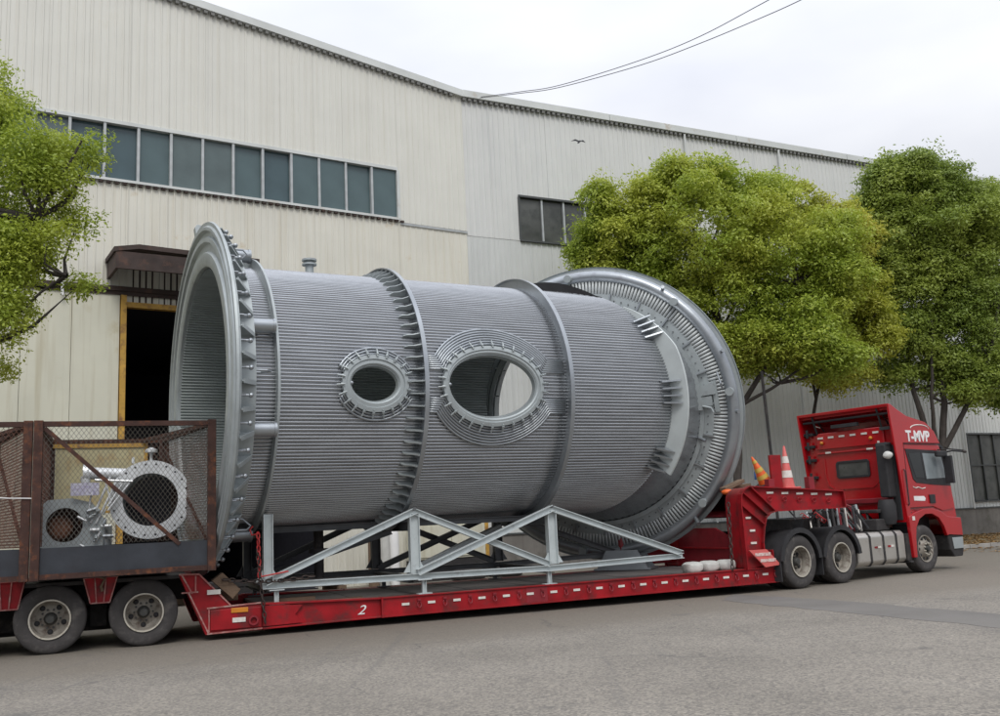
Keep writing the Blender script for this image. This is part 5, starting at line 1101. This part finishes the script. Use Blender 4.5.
# ================================================================== TREES
def tree(name, label, base, lobes, trunks, leafm, nleaf, size, seed, yspread=1.0, puff=.75, group='trees beside the halls', under=.25, depth=None):
    """lobes: (x, z, rx, rz) in world x/z about the trunk's depth; every lobe becomes puffs of leaves over its volume"""
    rng = np.random.default_rng(seed); rnd = random.Random(seed)
    root = thing(name, label, 'tree', base, 0, group); B = np.array(base)
    puffs = []
    for (x, z_, rx, rz) in lobes:
        ry = max(rx, rz)*yspread; n = max(5, int(7.5*(rx*rz+rx*ry+ry*rz)/(puff*puff*3)))
        dy = rnd.uniform(-.5, .5)*yspread
        for _ in range(n):
            v = rng.normal(size=3); v /= np.linalg.norm(v); rad = rng.uniform(.55, 1.0)
            c = np.array([x, base[1]+dy, z_])+v*np.array([max(.15, rx-puff*.55), max(.15, ry-puff*.5), max(.15, rz-puff*.55)])*rad
            puffs.append((c, puff*rng.uniform(.55, 1.15)*min(1, (rx+rz)/2/puff*.8)))
    wts = np.array([r**2.2 for _, r in puffs]); cnt = (nleaf*wts/wts.sum()).astype(int); P_ = []; N_ = []
    for (c, r), k in zip(puffs, cnt):
        v = rng.normal(size=(k, 3)); v /= np.linalg.norm(v, axis=1)[:, None]
        flip = (v[:, 2] < -.15) & (rng.random(k) > under); v[flip, 2] *= -1
        rad = r*rng.uniform(.35, 1.05, k)**.6; lump = 1+.22*np.sin(v[:, 0]*5+c[0]*3)*np.sin(v[:, 1]*6+c[1])*np.sin(v[:, 2]*5+c[2]*2)
        P_.append(c+v*(rad*lump)[:, None]*np.array([1, 1, .82])); N_.append(v*.8+rng.normal(size=(k, 3))*.55+np.array([0, 0, .55]))
    ks = int(nleaf*.07/9)
    for _ in range(ks):
        c, r = puffs[rng.integers(len(puffs))]; v = rng.normal(size=3); v[2] = abs(v[2])*.8; v /= np.linalg.norm(v); tip = c+v*r*rng.uniform(1.0, 1.45); kk = 9
        P_.append(tip+rng.normal(size=(kk, 3))*size*1.5); N_.append(rng.normal(size=(kk, 3))*.6+np.array([0, 0, .6]))
    P_ = np.concatenate(P_); N_ = np.concatenate(N_); N_ /= np.linalg.norm(N_, axis=1)[:, None]; n = len(P_)
    T_ = np.cross(N_, rng.normal(size=(n, 3))); T_ /= np.linalg.norm(T_, axis=1)[:, None]; Bn = np.cross(N_, T_)
    s = size*rng.uniform(.6, 1.25, n)[:, None]
    q = np.stack([P_-T_*s, P_+Bn*s*.45+N_*s*.12, P_+T_*s, P_-Bn*s*.45+N_*s*.12], 1)-B
    me = bpy.data.meshes.new('crown'); me.vertices.add(4*n); me.vertices.foreach_set('co', q.reshape(-1)); F4 = np.arange(4*n, dtype=np.int32)
    me.loops.add(4*n); me.loops.foreach_set('vertex_index', F4); me.polygons.add(n); me.polygons.foreach_set('loop_start', F4[::4].copy()); me.polygons.foreach_set('loop_total', np.full(n, 4, dtype=np.int32)); me.update(calc_edges=True)
    me.materials.append(M[leafm]); link('crown', me, root)
    # trunks and limbs
    for path, r0, r1 in trunks:
        k = len(path); pts = [Vector(p)-Vector(base) for p in path]; fine = []
        for i in range(k-1):
            for j in range(4): fine.append(pts[i].lerp(pts[i+1], j/4)+Vector((rnd.uniform(-.03, .03), rnd.uniform(-.03, .03), 0)))
        fine.append(pts[-1]); nn = len(fine); part('trunk', MB().tube(fine, [r0+(r1-r0)*i/(nn-1) for i in range(nn)], 9), 'bark', root, smooth=True)
    starts = [Vector(p)-Vector(base) for path, a, b in trunks for p in path[len(path)//2:]]
    lm = MB(); pick = sorted(rnd.sample(range(len(puffs)), min(len(puffs), 60)))
    for i in pick:
        e = Vector(puffs[i][0]-B); s_ = min(starts, key=lambda p: (p-e).length+(.6 if p.z > e.z else 0)*3); m_ = s_.lerp(e, .5)+Vector((rnd.uniform(-.2, .2), rnd.uniform(-.2, .2), -.12*(e-s_).length)); L_ = (e-s_).length
        lm.tube([s_, s_.lerp(m_, .5)+Vector((0, 0, -.03)), m_, m_.lerp(e, .6), e], [.028*L_**.7+.012, .022*L_**.7+.01, .016*L_**.7+.008, .012, .006], 5, caps=False)
    part('limbs', lm, 'bark', root, smooth=2, kind='stuff')
    return root
tree('broadleaf_tree', 'broad fresh green round-crowned tree rising behind the big ring of the vessel', (6.9, 29.0, 0),
     [(6.45, 10.1, 3.1, 2.4), (3.55, 10.2, 1.25, 1.65), (4.45, 8.5, 2.1, 1.4), (8.9, 9.5, 2.3, 2.2), (7.15, 7.5, 2.4, 1.6), (9.1, 7.1, 2.0, 1.4), (3.39, 11.2, .65, .95), (10.6, 8.8, 1.2, 1.7), (6.26, 11.7, 1.9, 1.15), (8.3, 11.2, 1.5, 1.25), (4.9, 10.9, 1.3, 1.3), (7.0, 6.5, 1.9, .9), (9.2, 6.2, 1.8, .85), (5.4, 7.3, 1.4, 1.0), (3.3, 9.2, .9, .9), (9.8, 5.75, 1.5, .65), (8.0, 5.9, 1.2, .55), (2.95, 9.6, .8, 1.1), (10.9, 9.9, 1.0, 1.1)],
     [([(6.9, 29, -.1), (6.95, 29, 2.6), (7.2, 29.1, 4.6), (6.9, 29.1, 7.2), (6.5, 29.2, 9.6)], .15, .05), ([(7.2, 29.1, 4.6), (8.3, 28.8, 6.2), (9.2, 28.6, 8.4)], .09, .04), ([(7.3, 29.1, 5.8), (6.0, 29.2, 7.0), (4.4, 29.4, 8.6)], .08, .03), ([(7.2, 29.1, 4.7), (8.4, 28.6, 5.3), (9.8, 28.4, 6.2)], .06, .025)],
     'leaf_fresh', 225000, .062, 11, .85, .55)
tree('broadleaf_tree', 'yellowing green tree between the broad tree and the dark one, above the cab', (9.95, 31.0, 0),
     [(11.4, 8.2, 1.7, 2.2), (10.7, 6.4, 1.5, 1.0), (10.2, 11.2, 1.4, 1.3), (11.5, 10.2, 1.3, 1.4), (12.1, 7.0, 1.0, 1.1), (11.0, 5.7, 1.3, .7)],
     [([(9.95, 31, -.1), (9.95, 31, 4), (10.6, 31, 6.4), (11.2, 31, 9)], .065, .04), ([(10.22, 31, 5.0), (10.0, 31, 7.5), (9.9, 31, 10.5)], .05, .025)],
     'leaf_yel', 100000, .062, 12, .8, .6)
tree('broadleaf_tree', 'tall dark green forked tree behind the red cab with bare stems showing', (14.25, 32.0, 0),
     [(14.5, 11.2, 1.9, 2.3), (14.8, 8.6, 2.0, 2.0), (13.8, 12.0, 1.0, 1.15), (15.6, 7.2, 1.6, 1.5), (13.25, 7.3, 1.25, .8), (14.4, 12.6, 1.3, 1.1), (16.9, 10.9, 1.3, 1.6), (13.3, 9.6, 1.0, 1.4), (15.2, 5.9, 1.4, .7), (13.9, 10.3, 1.6, 1.6), (16.2, 9.0, 1.6, 1.8), (14.0, 6.6, 1.1, .8), (12.7, 9.6, 1.1, 1.6), (12.6, 8.0, 1.1, 1.1), (13.3, 5.9, 1.2, .75), (15.2, 5.1, 1.4, .7), (16.6, 5.8, 1.1, .9), (13.0, 11.3, .9, 1.0), (13.7, 12.0, 1.3, 1.5), (15.9, 12.1, 1.3, 1.4), (14.8, 12.6, 1.4, 1.3)],
     [([(14.25, 32, -.1), (14.35, 32, 2.4), (14.1, 32, 3.6), (13.85, 32.1, 5.3), (13.75, 32.1, 8)], .17, .05), ([(14.35, 32, 2.3), (14.65, 31.9, 4.2), (14.9, 31.9, 6.5), (15.0, 31.9, 9.5)], .14, .05), ([(14.55, 31.9, 3.3), (15.4, 31.8, 4.6), (16.3, 31.6, 6.2), (16.8, 31.5, 8.0)], .10, .04), ([(14.3, 32, 3.0), (14.2, 31.6, 5), (14.5, 31.5, 7.5)], .08, .03)],
     'leaf_dark', 240000, .062, 13, .8, .6)
tree('broadleaf_tree', 'dark green tree cut by the right edge of the photo above the low window', (18.6, 34.0, 0),
     [(18.3, 9.0, 1.7, 3.0), (18.8, 5.9, 1.6, 1.4), (18.5, 11.9, 1.7, 1.45), (16.9, 11.4, 1.2, 1.5), (18.0, 6.5, 1.6, 1.4), (20.6, 9, 2, 2.5), (17.6, 11.2, 1.1, 1.2), (17.6, 4.9, .8, .5)],
     [([(18.6, 34, -.1), (18.6, 34, 4), (18.7, 34, 8), (19, 34, 11)], .16, .05), ([(18.6, 34, 3.5), (19.5, 34, 6), (20.4, 34, 9)], .09, .03)],
     'leaf_dark', 105000, .066, 14, .8, .6)
tree('broadleaf_tree', 'near light green tree filling the left edge in front of the ribbon window', (-9.6, 15.3, 0),
     [(-8.3, 7.2, .85, 1.4), (-7.45, 7.75, .62, .80), (-6.85, 8.1, .25, .62), (-7.45, 6.35, .72, .62), (-7.0, 5.85, .42, .34), (-7.85, 5.1, .45, .75), (-8.6, 6.1, .75, 1.6), (-9.3, 7.6, .9, 1.8), (-8.10, 8.95, .26, .45), (-8.3, 4.4, .35, .45), (-9.6, 5.4, 1.0, 1.6), (-10.4, 7.0, 1.1, 2.2), (-7.15, 6.9, .45, .5), (-7.15, 7.55, .45, .6), (-8.35, 8.6, .6, .75), (-7.9, 6.2, .8, .8), (-8.7, 9.0, .6, .8), (-7.45, 8.0, .45, .6), (-8.6, 9.5, .35, .6)],
     [([(-9.6, 15.3, -.1), (-9.55, 15.3, 3), (-9.4, 15.3, 5.4), (-9.1, 15.3, 8)], .14, .04), ([(-9.5, 15.3, 4), (-8.6, 15.2, 5.4), (-7.5, 15.1, 6.9), (-6.8, 15.1, 8.2)], .07, .02), ([(-9.5, 15.3, 3.8), (-8.5, 15.2, 4.8), (-7.0, 15.1, 5.9)], .06, .015)],
     'leaf_near', 105000, .038, 15, .9, .42, under=.5)
# slim pole beside the broad tree
o = part('slim_pole', MB().tube([(0, 0, 0), (.0, 0, 2.6), (-.06, 0, 5.6)], .045, 8).box(-.1, .1, -.1, .1, 0, .02), 'chassis', smooth=True); o.location = (7.75, 28.0, 0); tag(o, 'slim dark pole standing behind the cones and the ring', 'pole')
